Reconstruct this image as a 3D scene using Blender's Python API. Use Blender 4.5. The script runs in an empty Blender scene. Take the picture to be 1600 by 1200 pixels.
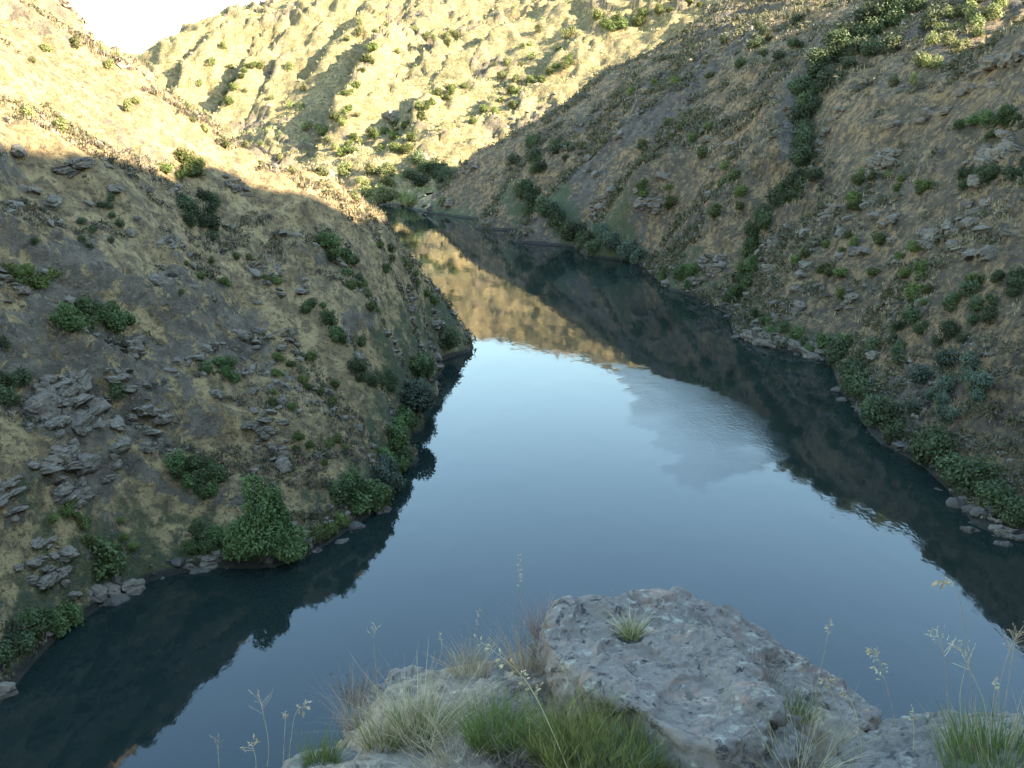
import bpy, bmesh, math, random
import numpy as np
from mathutils import Vector, Matrix

# ---------------------------------------------------------------- camera, sky, sun, exposure
S = bpy.context.scene
FPX, HOR, CAMZ = 1600.0, 150.0, 30.0
PITCH = math.atan((600 - HOR) / FPX)
cam_d = bpy.data.cameras.new('camera')
cam_d.sensor_width = 36.0
cam_d.lens = 36.0 * FPX / 1600.0
cam_d.clip_start, cam_d.clip_end = 0.05, 6000.0
cam = bpy.data.objects.new('camera', cam_d)
S.collection.objects.link(cam)
cam.location = (0, 0, CAMZ)
cam.rotation_euler = (math.pi / 2 - PITCH, 0, 0)
S.camera = cam

SUN_EL, SUN_AZ = math.radians(25.0), math.radians(112.0)     # azimuth clockwise from +Y
sun_dir = Vector((math.sin(SUN_AZ) * math.cos(SUN_EL), math.cos(SUN_AZ) * math.cos(SUN_EL), math.sin(SUN_EL)))
world = bpy.data.worlds.new('World')
S.world = world
world.use_nodes = True
wn = world.node_tree
bg = wn.nodes['Background']
sky = wn.nodes.new('ShaderNodeTexSky')
sky.sky_type = 'NISHITA'
sky.sun_disc = False
sky.sun_elevation = SUN_EL
sky.sun_rotation = SUN_AZ
sky.altitude = 400
sky.air_density = 2.1
sky.dust_density = 0.4
sky.ozone_density = 3.5
wb = wn.nodes.new('ShaderNodeMix'); wb.data_type = 'RGBA'; wb.blend_type = 'MULTIPLY'      # white balance of the photograph
wb.inputs[0].default_value = 1.0; wb.inputs[7].default_value = (0.93, 0.99, 1.08, 1)
wn.links.new(sky.outputs[0], wb.inputs[6]); wn.links.new(wb.outputs[2], bg.inputs[0])
bg.inputs[1].default_value = 0.115

sl = bpy.data.lights.new('sun', 'SUN')
sl.energy = 5.0
sl.angle = math.radians(0.53)
sl.color = (1.0, 0.93, 0.77)
so = bpy.data.objects.new('sun', sl)
S.collection.objects.link(so)
so.rotation_euler = sun_dir.to_track_quat('Z', 'Y').to_euler()

vs = S.view_settings
vs.view_transform = 'Standard'
vs.look = 'None'
vs.gamma = 1.0
vs.exposure = 3.15
vs.use_curve_mapping = False
S.cycles.max_bounces = 5
S.cycles.diffuse_bounces = 3
S.cycles.glossy_bounces = 3
S.cycles.transparent_max_bounces = 6
S.cycles.use_denoising = True

RNG = np.random.default_rng(7)
random.seed(7)
COL = S.collection

# ---------------------------------------------------------------- helpers
def tag(o, label=None, cat=None, group=None, kind=None):
    if label: o['label'] = label
    if cat: o['category'] = cat
    if group: o['group'] = group
    if kind: o['kind'] = kind
    return o

def mesh_np(name, V, F, mat=None, smooth=True, attrs=None):
    """mesh from numpy arrays; F is (n,3) or (n,4)"""
    V = np.asarray(V, dtype=np.float32); F = np.asarray(F, dtype=np.int32)
    k = F.shape[1]
    m = bpy.data.meshes.new(name)
    m.vertices.add(len(V)); m.vertices.foreach_set('co', V.ravel())
    m.loops.add(F.size); m.loops.foreach_set('vertex_index', F.ravel())
    m.polygons.add(len(F))
    m.polygons.foreach_set('loop_start', np.arange(0, F.size, k, dtype=np.int32))
    m.polygons.foreach_set('use_smooth', np.full(len(F), smooth, dtype=bool))
    if attrs:
        for an, arr in attrs.items():
            a = m.attributes.new(an, 'FLOAT', 'POINT')
            a.data.foreach_set('value', np.asarray(arr, dtype=np.float32).ravel())
    m.update(calc_edges=True)
    if mat: m.materials.append(mat)
    return m

def link(name, mesh, parent=None):
    o = bpy.data.objects.new(name, mesh)
    COL.objects.link(o)
    if parent: o.parent = parent
    return o

def empty(name, loc=(0, 0, 0)):
    o = bpy.data.objects.new(name, None)
    o.location = loc
    o.empty_display_size = 0.2
    COL.objects.link(o)
    return o

_T = np.random.default_rng(3).random((256, 256)).astype(np.float32)
_T3 = np.random.default_rng(4).random((64, 64, 64)).astype(np.float32)

def vn2(x, y):
    ix = np.floor(x).astype(np.int64); iy = np.floor(y).astype(np.int64)
    fx = x - ix; fy = y - iy
    fx = fx * fx * fx * (fx * (fx * 6 - 15) + 10); fy = fy * fy * fy * (fy * (fy * 6 - 15) + 10)
    a, b, c, d = _T[ix & 255, iy & 255], _T[(ix + 1) & 255, iy & 255], _T[ix & 255, (iy + 1) & 255], _T[(ix + 1) & 255, (iy + 1) & 255]
    return ((a + (b - a) * fx) * (1 - fy) + (c + (d - c) * fx) * fy) * 2 - 1

def fbm2(x, y, octs=4, gain=0.5, lac=2.03, off=0.0):
    s = np.zeros_like(x); a = 1.0
    x = x + off * 17.3; y = y + off * 9.1
    for i in range(octs):
        s += a * vn2(x, y)
        x, y = (x * 0.8 - y * 0.6) * lac + 13.7, (x * 0.6 + y * 0.8) * lac + 5.1
        a *= gain
    return s

def vn3(p):
    i = np.floor(p).astype(np.int64); f = p - i
    f = f * f * (3 - 2 * f)
    i0 = i & 63; i1 = (i + 1) & 63
    def g(a, b, c): return _T3[a[:, 0], b[:, 1], c[:, 2]]
    x0 = g(i0, i0, i0) * (1 - f[:, 0]) + g(i1, i0, i0) * f[:, 0]
    x1 = g(i0, i1, i0) * (1 - f[:, 0]) + g(i1, i1, i0) * f[:, 0]
    x2 = g(i0, i0, i1) * (1 - f[:, 0]) + g(i1, i0, i1) * f[:, 0]
    x3 = g(i0, i1, i1) * (1 - f[:, 0]) + g(i1, i1, i1) * f[:, 0]
    y0 = x0 * (1 - f[:, 1]) + x1 * f[:, 1]; y1 = x2 * (1 - f[:, 1]) + x3 * f[:, 1]
    return (y0 * (1 - f[:, 2]) + y1 * f[:, 2]) * 2 - 1

def fbm3(p, octs=4, gain=0.5, lac=2.07):
    s = np.zeros(len(p)); a = 1.0
    for _ in range(octs):
        s += a * vn3(p); p = p * lac + 7.31; a *= gain
    return s

def sstep(a, b, x):
    t = np.clip((x - a) / (b - a), 0, 1)
    return t * t * (3 - 2 * t)

def cells(x, y, seed=0):
    """jittered cell noise: random value of the nearest cell and the distance to the border"""
    ix = np.floor(x).astype(np.int64); iy = np.floor(y).astype(np.int64)
    d1 = np.full(x.shape, 9.0); d2 = np.full(x.shape, 9.0); val = np.zeros(x.shape)
    for dx in (-1, 0, 1):
        for dy in (-1, 0, 1):
            cx, cy = ix + dx, iy + dy
            jx = _T[(cx + seed * 31) & 255, cy & 255]; jy = _T[cx & 255, (cy + 77 + seed) & 255]
            v = _T[(cx + 131 + seed) & 255, (cy + 43) & 255]
            d = np.hypot(cx + jx - x, cy + jy - y)
            nearer = d < d1
            d2 = np.where(nearer, d1, np.minimum(d2, d))
            val = np.where(nearer, v, val); d1 = np.where(nearer, d, d1)
    return val, d2 - d1

# pixel of the 1600x1200 photograph -> world (used to survey the place from the photograph)
CP, SP = math.cos(PITCH), math.sin(PITCH)
def ray(px, py):
    a, b = (px - 800) / FPX, (600 - py) / FPX
    return np.array([a, CP + b * SP, -SP + b * CP])
def W(px, py, z=0.0):
    d = ray(px, py); t = (z - CAMZ) / d[2]
    return (d[0] * t, d[1] * t, z)
def P(px, py, y):
    d = ray(px, py); t = y / d[1]
    return (d[0] * t, y, CAMZ + d[2] * t)

# ---------------------------------------------------------------- terrain survey
WL = [W(*p) for p in [(0,1105),(60,1030),(130,968),(210,922),(300,892),(400,888),(470,872),(540,832),(600,790),(622,740),
                      (628,700),(645,650),(675,600),(690,565),(718,530)]]
WL_hid = [(-12,146,0),(-24,168,0),(-46,215,0),(-76,290,0),(-112,340,0),(-170,372,0),(-270,410,0),(-420,450,0)]
WL_off = [(-150,-62,0),(-108,-28,0),(-72,6,0),(-46,30,0)]
WR = [W(*p) for p in [(1600,850),(1550,835),(1500,790),(1430,722),(1370,690),(1335,640),(1310,600),(1290,563),(1230,550),
                      (1150,522),(1145,497),(1080,462),(1030,440),(970,407),(900,387),(840,363),(760,346),(690,335),(640,326),(580,318),(545,312)]]
WR_hid = [(-90,352,0),(-140,385,0),(-200,410,0),(-290,440,0),(-420,482,0)]
WR_off = [(-130,-95,0),(-92,-55,0),(-58,-18,0),(-30,12,0),(-14,25,0),(4,33,0),(18,40,0),(29,50,0)]
LEFT_BANK = np.array(WL_off + WL + WL_hid)[:, :2]
RIGHT_BANK = np.array(WR_off + WR + WR_hid)[:, :2]

cps = []
def add(*pts): cps.extend(pts)
add(*[W(px,py,-1.5) for px,py in ((1600,1060),(1560,1120),(1450,1140),(1300,1150),(1590,980))])
add(*WL, *WL_hid, *WL_off, *WR, *WR_hid, *WR_off)
# river bed
add((-2,110,-4),(12,110,-4),(0,80,-4),(18,80,-4),(-12,55,-4),(8,55,-4),(-22,42,-4),(0,140,-4),(10,140,-4),(-5,180,-4),(-15,230,-4),(-40,270,-4),
    (-70,315,-4),(-120,362,-4),(-200,393,-4),(-320,430,-4),(-60,10,-4),(-90,-20,-4),(-120,-55,-4),(25,66,-4),(24,95,-4),(-12,205,-4),(-30,250,-4))
# left hill: face, ridge line seen against the far bank, back slope
RIDGE_PX = [(-420,-260,100),(-150,-150,101),(-60,-100,102),(30,-50,102),(100,0,102),(170,60,98),(210,88,97),(250,110,100),(300,150,104),(370,200,106),(440,250,108),(500,290,108),(560,338,109),(620,384,113),(655,425,119),(690,466,125)]
add(*[P(*p) for p in RIDGE_PX])
_wx = [-420, -150, 0, 60, 130, 210, 300, 400, 470, 540, 600, 622]
_wp = [WL_off[1], (-60, 18, 0)] + WL[:10]
def foot(px): return np.array([np.interp(px, _wx, [q[i] for q in _wp]) for i in range(3)])
for px in (-420, -150, 30, 100, 170, 250, 300, 370, 440, 500, 560, 620):
    q = [P(*p) for p in RIDGE_PX if p[0] == px][0]
    f0 = foot(px)
    for f, g in ((0.16, 0.27), (0.40, 0.61), (0.70, 0.78)) if px < 310 else ((0.16, 0.24), (0.40, 0.50), (0.70, 0.78)):
        c = f0 + (np.array(q) - f0) * f; add((c[0], c[1], q[2] * g))
add((-16,124,8),(-28,128,13),(-40,132,16),(-58,138,22),(-80,150,30),(-110,160,42),(-36,155,8),(-60,175,14),(-95,200,22),(-95,285,6),(-150,310,10),
    (-95,110,52),(-130,120,60),(-130,60,56),(-200,120,70),(-200,20,62),(-210,260,34),(-210,340,14),(-320,250,56),(-320,80,80),(-320,370,24),(-420,400,18),(-150,220,32))
# right hill: face, crest, spur that falls to the nose at (690,335)
RB = np.array((38.0, 63.0)); RU = np.array((-57.0, 207.0)) / np.hypot(57, 207); RN = np.array((RU[1], -RU[0]))
add((40,20,22),(50,42,20),(46,75,9),(58,75,23),(72,75,46),(42,105,9),(55,105,24),(68,105,42),(38,135,10),(52,140,23),(66,140,39),
    (32,165,11),(45,168,24),(60,172,39),(70,175,44),(22,195,11),(36,200,24),(52,205,39),(66,210,48),(10,225,11),(26,230,24),(44,236,38),(0,250,10),(16,256,21),(34,262,37),(-10,268,4))
add((86,0,90),(90,14,90),(90,24,89),(90,34,84.8),(90,41,83.2),(90.5,47.5,83.8),(91,51.5,79.2),(91,54.5,72.5),(91,60,71.5),(82,75,62),(80,106,54),(80,128,46),(81,146,40),(59,156,35.4),(64,154,37.2),(69,152,39),(75,149.5,40.8),(72,160,43),(92,142,44),(82,165,47),(82,190,54),(80,230,51),(73,258,52),(102,165,52),(100,190,57),(99,225,57))
add(P(1140,0,281), P(1080,42,283), P(1000,95,285), P(940,125,286), P(870,175,286), P(800,215,284), P(740,248,281))
add((120,0,92),(120,60,68),(125,110,62),(130,146,49),(120,190,60),(125,240,62),(105,285,64),(180,0,95),(180,100,72),(190,200,74),(180,290,80),(300,0,100),(300,150,90),(300,300,110))
# side valley beyond the spur, then the far lit hill
add((-8,300,4),(15,312,13),(45,318,24),(80,325,38),(120,335,56),(180,350,80))
add(P(640,280,318), P(560,270,322), P(600,200,365), P(600,110,415), P(700,200,345), P(700,110,400), P(500,180,385), P(500,90,435), P(400,200,405), P(400,120,440),
    P(330,175,415), P(290,130,432), P(262,80,448), P(300,50,462), P(350,25,470), P(440,5,480), P(520,-15,488), P(600,-30,490), P(725,-42,490), P(870,-66,485), P(950,-85,480), P(1100,-140,480), P(1300,-200,470),
    P(800,110,395), P(800,30,445), P(900,60,405), P(1000,20,410), P(1100,-40,410))
add((-160,540,46),(-60,560,74),(40,560,88),(140,560,108),(300,520,140),(300,420,125),(-230,480,36),(-300,520,40),(-260,600,46),(0,680,80),(250,680,130))
# hill the camera stands on
add((0,-4,28.6),(-3,0,24),(-4,4,20),(0,6,22.6),(5,5,24),(4,10,20),(0,13,15.5),(-8,8,15),(-14,0,17),(0,22,7.0),(12,25,5),(20,14,12),(28,32,6),(12,15,10),(24,22,9),(-18,12,8),(-10,18,8),
    (0,-14,35),(-25,-14,22),(20,-10,38),(0,-40,52),(40,-20,62),(-40,-45,34),(60,10,52),(90,-60,88),(0,-100,80),(-80,-100,50),(200,-100,100),(10,33,1.6))
CPS = np.array(cps, float)

def kern(r2): return -np.sqrt(r2 + 9.0)
def solve_rbf(C):
    n = len(C)
    d2 = ((C[:, None, :2] - C[None, :, :2]) ** 2).sum(-1)
    A = np.zeros((n + 3, n + 3)); A[:n, :n] = kern(d2) + np.eye(n) * 0.02
    A[:n, n] = 1; A[:n, n + 1:] = C[:, :2] / 100; A[n:, :n] = A[:n, n:].T
    b = np.zeros(n + 3); b[:n] = C[:, 2]
    return np.linalg.solve(A, b)
RBF = solve_rbf(CPS)
def base_h(x, y):
    x = np.asarray(x, float); y = np.asarray(y, float)
    out = np.empty(x.size); xf, yf = x.ravel(), y.ravel(); n = len(CPS)
    c32 = CPS.astype(np.float32); w = RBF[:n].astype(np.float32)
    for i in range(0, x.size, 20000):
        a, b = xf[i:i + 20000, None].astype(np.float32), yf[i:i + 20000, None].astype(np.float32)
        r = np.sqrt((a - c32[:, 0]) ** 2 + (b - c32[:, 1]) ** 2 + np.float32(9.0))
        out[i:i + 20000] = -(r @ w) + RBF[n] + RBF[n + 1] * xf[i:i + 20000] / 100 + RBF[n + 2] * yf[i:i + 20000] / 100
    return out.reshape(x.shape)

def poly_dist(x, y, poly):
    d = np.full(x.shape, 1e9)
    for a, b in zip(poly[:-1], poly[1:]):
        e = b - a; L = (e * e).sum()
        t = np.clip(((x - a[0]) * e[0] + (y - a[1]) * e[1]) / L, 0, 1)
        d = np.minimum(d, np.hypot(x - a[0] - t * e[0], y - a[1] - t * e[1]))
    return d

def hit(px, py, hf=base_h, t0=20.0, t1=900.0):
    """first point of the terrain seen through each pixel"""
    px = np.atleast_1d(np.asarray(px, float)); py = np.atleast_1d(np.asarray(py, float))
    a, b = (px - 800) / FPX, (600 - py) / FPX
    D = np.stack([a, CP + b * SP, -SP + b * CP], 1)
    T = t0 * (t1 / t0) ** (np.arange(420) / 419.0)
    res = np.full((len(px), 3), np.nan)
    lo = np.full(len(px), t0); found = np.zeros(len(px), bool)
    for k in range(0, 420):
        t = T[k]; act = ~found
        if not act.any(): break
        p = D[act] * t
        z = hf(p[:, 0], p[:, 1])
        below = CAMZ + p[:, 2] < np.maximum(z, -0.3)
        ids = np.where(act)[0]
        for j in ids[below]:
            found[j] = True; lo[j] = T[max(k - 1, 0)]
    idx = np.where(found)[0]
    if len(idx):
        l = lo[idx]; h = l * (t1 / t0) ** (1 / 419.0)
        for _ in range(8):
            m = (l + h) / 2; p = D[idx] * m[:, None]
            b_ = CAMZ + p[:, 2] < np.maximum(hf(p[:, 0], p[:, 1]), -0.3)
            h = np.where(b_, m, h); l = np.where(b_, l, m)
        p = D[idx] * h[:, None]
        res[idx] = np.stack([p[:, 0], p[:, 1], CAMZ + p[:, 2]], 1)
    return res

# ---------------------------------------------------------------- relief of the ground
def line_info(x, y, pts):
    """distance to a polyline and signed side (+ = right of travel) and position 0..1 along it"""
    pts = np.asarray(pts, float)[:, :2]
    best = np.full(x.shape, 1e9); side = np.zeros(x.shape); along = np.zeros(x.shape)
    n = len(pts) - 1
    for i in range(n):
        a, b = pts[i], pts[i + 1]; e = b - a; L = (e * e).sum()
        t = np.clip(((x - a[0]) * e[0] + (y - a[1]) * e[1]) / L, 0, 1)
        dx, dy = x - a[0] - t * e[0], y - a[1] - t * e[1]
        d = np.hypot(dx, dy); s = np.sign(dx * e[1] - dy * e[0])
        m = d < best
        best = np.where(m, d, best); side = np.where(m, s, side); along = np.where(m, (i + t) / n, along)
    return best, side, along

GULLY = hit([1430,1345,1268,1262,1272,1200,1172,1150], [5,65,140,190,270,325,400,478])
GULLY = GULLY[~np.isnan(GULLY[:, 0])]
RIBS = []
for px, py, amp, wid in [((622,575,540,500),(45,110,165,228),5.5,7), ((425,385,335),(80,125,178),4.5,7), ((830,745,700),(30,75,100),3.5,6),
                         ((730,660,600),(118,160,205),4,6), ((560,520,470),(20,70,130),2.2,6), ((690,645),(60,110),3.0,6),
                         ((960,900,850),(30,70,110),3.0,6), ((1080,1000),(-10,30),3.0,6), ((480,430,400),(60,120,170),2.0,6), ((330,290,268),(60,100,140),3.0,6),
                         ((680,640,610),(150,190,230),2.6,5)]:
    q = hit(px, py, t0=300); q = q[~np.isnan(q[:, 0])]
    if len(q) > 1: RIBS.append((q, amp * (3.1 if amp > 4 else 2.5), wid * 0.8))

def bank_side(x, y):
    return poly_dist(x, y, LEFT_BANK), poly_dist(x, y, RIGHT_BANK)

def relief(x, y, z, fine=True):
    """adds spurs, gullies, blocky outcrops and small lumps; returns height, rockiness and distance to the water"""
    dl, dr = bank_side(x, y)
    d = np.minimum(dl, dr); left = dl < dr
    land = sstep(-0.5, 1.0, z)
    A = land * (0.25 + 0.75 * sstep(1.0, 9.0, d))
    far = (y > 296) & ~left
    dist = np.hypot(x, y)
    near = sstep(18, 40, dist)                     # leave the ledge by the camera alone
    z0 = z.copy()
    if True:
        xw = x + 2.5 * fbm2(x / 9, y / 9, 2, off=3); yw = y + 2.5 * fbm2(x / 9, y / 9, 2, off=4)
        z = z + near * A * (1.7 * fbm2(xw / 26, yw / 26, 2, off=1) + np.where(far, 1.7, 0.75) * fbm2(xw / 7.5, yw / 7.5, 3, off=2))
        # ledges: the slope steps down in uneven benches
        per = 5.5 + 2.5 * vn2(x / 60, y / 60)
        t = z0 / per + 0.9 * fbm2(x / 17, y / 17, 3, off=6) + 0.02 * x
        f = t - np.floor(t)
        bm = sstep(-0.2, 0.5, fbm2(x / 21, y / 21, 2, off=8))
        z = z + near * A * per * (sstep(0.42, 0.62, f) - f) * (0.16 + 0.26 * bm)
        # outcrops in blocks
        big = fbm2(x / 15, y / 15, 3, off=9)
        rock = sstep(0.5, 0.95, big + 0.25 * sstep(34, 14, np.hypot(x + 27, y - 60)))
        rock = np.maximum(rock, 0.8 * sstep(3.5, 0.5, d) * land)
        rock = np.maximum(rock, sstep(0.40, 0.5, f) * (1 - sstep(0.6, 0.7, f)) * bm)
        u = xw * 0.8 + yw * 0.6; v = -xw * 0.6 + yw * 0.8
        c1, e1 = cells(u / 3.1, v / 2.0 + z0 / 3.0, 1)
        c2, e2 = cells(u / 1.25, v / 0.85 + z0 / 1.4, 2)
        sc = np.where(far, 2.6, 1.0)
        z = z + near * A * rock * sc * (1.15 * (c1 - 0.45) * sstep(0, 0.3, e1) + 0.45 * (c2 - 0.4) * sstep(0, 0.3, e2))
        if fine:
            z = z + near * A * (0.13 * fbm2(x / 1.6, y / 1.6, 3, off=12) + (0.10 + 0.5 * rock) * (0.35 - np.abs(fbm2(x / 2.3, y / 1.5 + z0 / 3, 3, off=13))))
    if True:   # wooded gully on the right-hand hill with a cliff on its near side
        g, s, a = line_info(x, y, GULLY)
        k = land * sstep(0, 5, d)
        z = z - k * 2.6 * np.exp(-(g / 3.2) ** 2)
        z = z + k * 2.8 * np.exp(-((g - 5.0) / 3.5) ** 2) * (s > 0) * sstep(0.1, 0.25, a) * (1 - sstep(0.55, 0.7, a))
        rock = np.maximum(rock, 0.9 * (s > 0) * sstep(1.0, 2.0, g) * (1 - sstep(4, 6, g)) * sstep(0.1, 0.25, a) * (1 - sstep(0.55, 0.7, a)))
    for q, amp, wid in RIBS:   # ribs running down the far hill
        g, s, a = line_info(x, y, q)
        ends = sstep(0, 0.2, a) * (1 - sstep(0.8, 1.0, a)) * 0.7 + 0.3
        sg = g * s + 1.6 * fbm2(x / 8, y / 8, 2, off=20)
        w = np.exp(-(g / (wid * 2.2)) ** 2) * ends
        z = z + w * amp * (sstep(-wid * 0.3, wid * 0.3, -sg) - 0.5) * (y > 290)
        rock = np.maximum(rock, 0.7 * w * (np.abs(sg) < wid * 0.5))
    if True:   # notch in the crest that lets the evening sun onto the face at upper right
        pass
    z = np.where(z0 < -0.4, z0, np.maximum(z, np.where(z0 > 0.15, 0.05, z)))
    return z, rock, d, left

GX0, GY0, GS = -240.0, -20.0, 0.5
_gx = np.arange(GX0, 160, GS); _gy = np.arange(GY0, 560, GS)
_X, _Y = np.meshgrid(_gx, _gy, indexing='ij')
_B = base_h(_X[::2, ::2], _Y[::2, ::2])            # the smooth ground is surveyed every metre
def bil(G, s, x, y):
    fx = np.clip((x - GX0) / s, 0, G.shape[0] - 1.001); fy = np.clip((y - GY0) / s, 0, G.shape[1] - 1.001)
    i = fx.astype(int); j = fy.astype(int); a = fx - i; b = fy - j
    return (G[i, j] * (1 - a) + G[i + 1, j] * a) * (1 - b) + (G[i, j + 1] * (1 - a) + G[i + 1, j + 1] * a) * b
_H, _R, _D, _L = relief(_X, _Y, bil(_B, 1.0, _X, _Y), False)
def ground(x, y): return bil(_H, GS, np.asarray(x, float), np.asarray(y, float))
def rockiness(x, y): return bil(_R, GS, np.asarray(x, float), np.asarray(y, float))
def shore(x, y): return bil(_D, GS, np.asarray(x, float), np.asarray(y, float))
def survey(px, py): return hit(px, py, ground)

# ---------------------------------------------------------------- materials
class NT:
    def __init__(self, name):
        self.m = bpy.data.materials.new(name); self.m.use_nodes = True
        self.t = self.m.node_tree; self.b = self.t.nodes['Principled BSDF']
        self.b.inputs['Roughness'].default_value = 0.92
        self.b.inputs['Specular IOR Level'].default_value = 0.25
        self.geo = self.n('ShaderNodeNewGeometry')
    def n(self, ty, **kw):
        nd = self.t.nodes.new(ty)
        for k, v in kw.items(): setattr(nd, k, v)
        return nd
    def l(self, a, b): self.t.links.new(a, b)
    def noise(self, scale, detail=4, rough=0.55, vec=None, dist=0.0, stretch=None):
        nd = self.n('ShaderNodeTexNoise'); nd.inputs['Scale'].default_value = scale
        nd.inputs['Detail'].default_value = detail; nd.inputs['Roughness'].default_value = rough; nd.inputs['Distortion'].default_value = dist
        v = vec or self.geo.outputs['Position']
        if stretch:
            mp = self.n('ShaderNodeMapping'); mp.inputs['Scale'].default_value = stretch; self.l(v, mp.inputs[0]); v = mp.outputs[0]
        self.l(v, nd.inputs['Vector']); return nd.outputs['Fac']
    def vor(self, scale, feat='F1', vec=None):
        nd = self.n('ShaderNodeTexVoronoi', feature=feat); nd.inputs['Scale'].default_value = scale
        self.l(vec or self.geo.outputs['Position'], nd.inputs['Vector']); return nd
    def ramp(self, fac, lo, hi, a=0.0, b=1.0):
        nd = self.n('ShaderNodeMapRange'); nd.clamp = True; nd.interpolation_type = 'SMOOTHSTEP'
        nd.inputs[1].default_value = lo; nd.inputs[2].default_value = hi; nd.inputs[3].default_value = a; nd.inputs[4].default_value = b
        self.l(fac, nd.inputs[0]); return nd.outputs[0]
    def math(self, op, a, b=None):
        nd = self.n('ShaderNodeMath', operation=op)
        for i, v in enumerate((a, b)):
            if v is None: continue
            if isinstance(v, (int, float)): nd.inputs[i].default_value = v
            else: self.l(v, nd.inputs[i])
        return nd.outputs[0]
    def mix(self, fac, a, b, blend='MIX'):
        nd = self.n('ShaderNodeMix', data_type='RGBA', blend_type=blend)
        for i, v in ((0, fac), (6, a), (7, b)):
            if isinstance(v, tuple): nd.inputs[i].default_value = (*v, 1)
            elif isinstance(v, (int, float)): nd.inputs[i].default_value = v
            else: self.l(v, nd.inputs[i])
        return nd.outputs[2]
    def attr(self, name):
        nd = self.n('ShaderNodeAttribute', attribute_name=name); return nd.outputs['Fac']
    def color(self, c): self.l(c, self.b.inputs['Base Color'])
    def bump(self, h, strength=0.5, dist=0.1):
        nd = self.n('ShaderNodeBump'); nd.inputs['Strength'].default_value = strength; nd.inputs['Distance'].default_value = dist
        self.l(h, nd.inputs['Height'])
        pv = getattr(self, '_bump', None)
        if pv: self.l(pv, nd.inputs['Normal'])
        self._bump = nd.outputs['Normal']
        self.l(self._bump, self.b.inputs['Normal'])

def hill_material(name, straw, straw2, rockc, scrub, sc=1.0, cover=1.0):
    N = NT(name)
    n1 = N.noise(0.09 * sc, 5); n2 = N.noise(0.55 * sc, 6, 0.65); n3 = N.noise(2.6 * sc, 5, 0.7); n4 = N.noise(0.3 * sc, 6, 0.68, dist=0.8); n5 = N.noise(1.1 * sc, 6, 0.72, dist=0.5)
    c = N.mix(N.ramp(n2, 0.44, 0.56), straw, straw2)
    c = N.mix(N.ramp(n1, 0.45, 0.6, 0, 0.45 * cover), c, scrub)
    c = N.mix(N.ramp(n4, 0.50, 0.56, 0, 0.75 * cover), c, scrub)
    c = N.mix(N.ramp(n5, 0.53, 0.58, 0, 0.85), c, tuple(v * 0.8 for v in scrub))
    c = N.mix(N.ramp(n5, 0.44, 0.40, 0, 0.6), c, tuple(min(v * 1.2, 0.5) for v in straw))
    c = N.mix(N.ramp(n3, 0.53, 0.62, 0, 0.75), c, tuple(v * 0.32 for v in straw2))  # dark specks: dead litter and rock, plus shade between tufts painted into the colour
    # rock where the ground is blocky, lichen and dark joints on it
    r = N.attr('rock')
    rf = N.ramp(N.math('ADD', N.math('MULTIPLY', r, 0.7), N.math('MULTIPLY', N.math('SUBTRACT', N.noise(0.75 * sc, 6, 0.7, dist=0.6), 0.5), 2.6)), 0.5, 0.6)
    rc = N.mix(N.ramp(N.noise(0.8 * sc, 6, 0.65), 0.35, 0.68), tuple(v * 0.5 for v in rockc), rockc)
    rc = N.mix(N.ramp(N.noise(2.1 * sc, 5, 0.7), 0.56, 0.7, 0, 0.7), rc, tuple(v * 1.5 for v in rockc))
    rc = N.mix(N.ramp(N.noise(1.5 * sc, 6, 0.75, dist=1.5), 0.57, 0.68, 0, 0.85), rc, (0.035, 0.032, 0.027))
    c = N.mix(rf, c, rc)
    # green film of small plants by the water and in damp hollows
    g = N.attr('damp')
    gf = N.ramp(N.math('ADD', g, N.math('MULTIPLY', N.math('SUBTRACT', n2, 0.5), 1.5)), 0.45, 0.8, 0, 0.8)
    c = N.mix(gf, c, (0.055, 0.07, 0.025))
    sx = N.n('ShaderNodeSeparateXYZ'); N.l(N.geo.outputs['Position'], sx.inputs[0])      # stained band left by the water
    wz = N.math('ADD', sx.outputs['Z'], N.math('MULTIPLY', N.math('SUBTRACT', n2, 0.5), 0.9))
    c = N.mix(N.ramp(wz, 0.55, 0.3, 0, 0.9), c, (0.028, 0.023, 0.016))
    N.color(c)
    N.bump(N.noise(1.3 * sc, 6, 0.7), 0.9, 0.5)
    N.bump(n3, 0.7, 0.25)
    return N.m

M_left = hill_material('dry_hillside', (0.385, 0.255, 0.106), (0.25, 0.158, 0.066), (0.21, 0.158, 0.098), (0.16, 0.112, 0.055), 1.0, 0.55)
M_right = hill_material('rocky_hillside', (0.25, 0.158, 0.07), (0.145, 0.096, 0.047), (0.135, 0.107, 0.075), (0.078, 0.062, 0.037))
M_far = hill_material('sunlit_hillside', (0.26, 0.178, 0.072), (0.18, 0.125, 0.052), (0.16, 0.118, 0.07), (0.115, 0.092, 0.038), 0.7)

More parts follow.
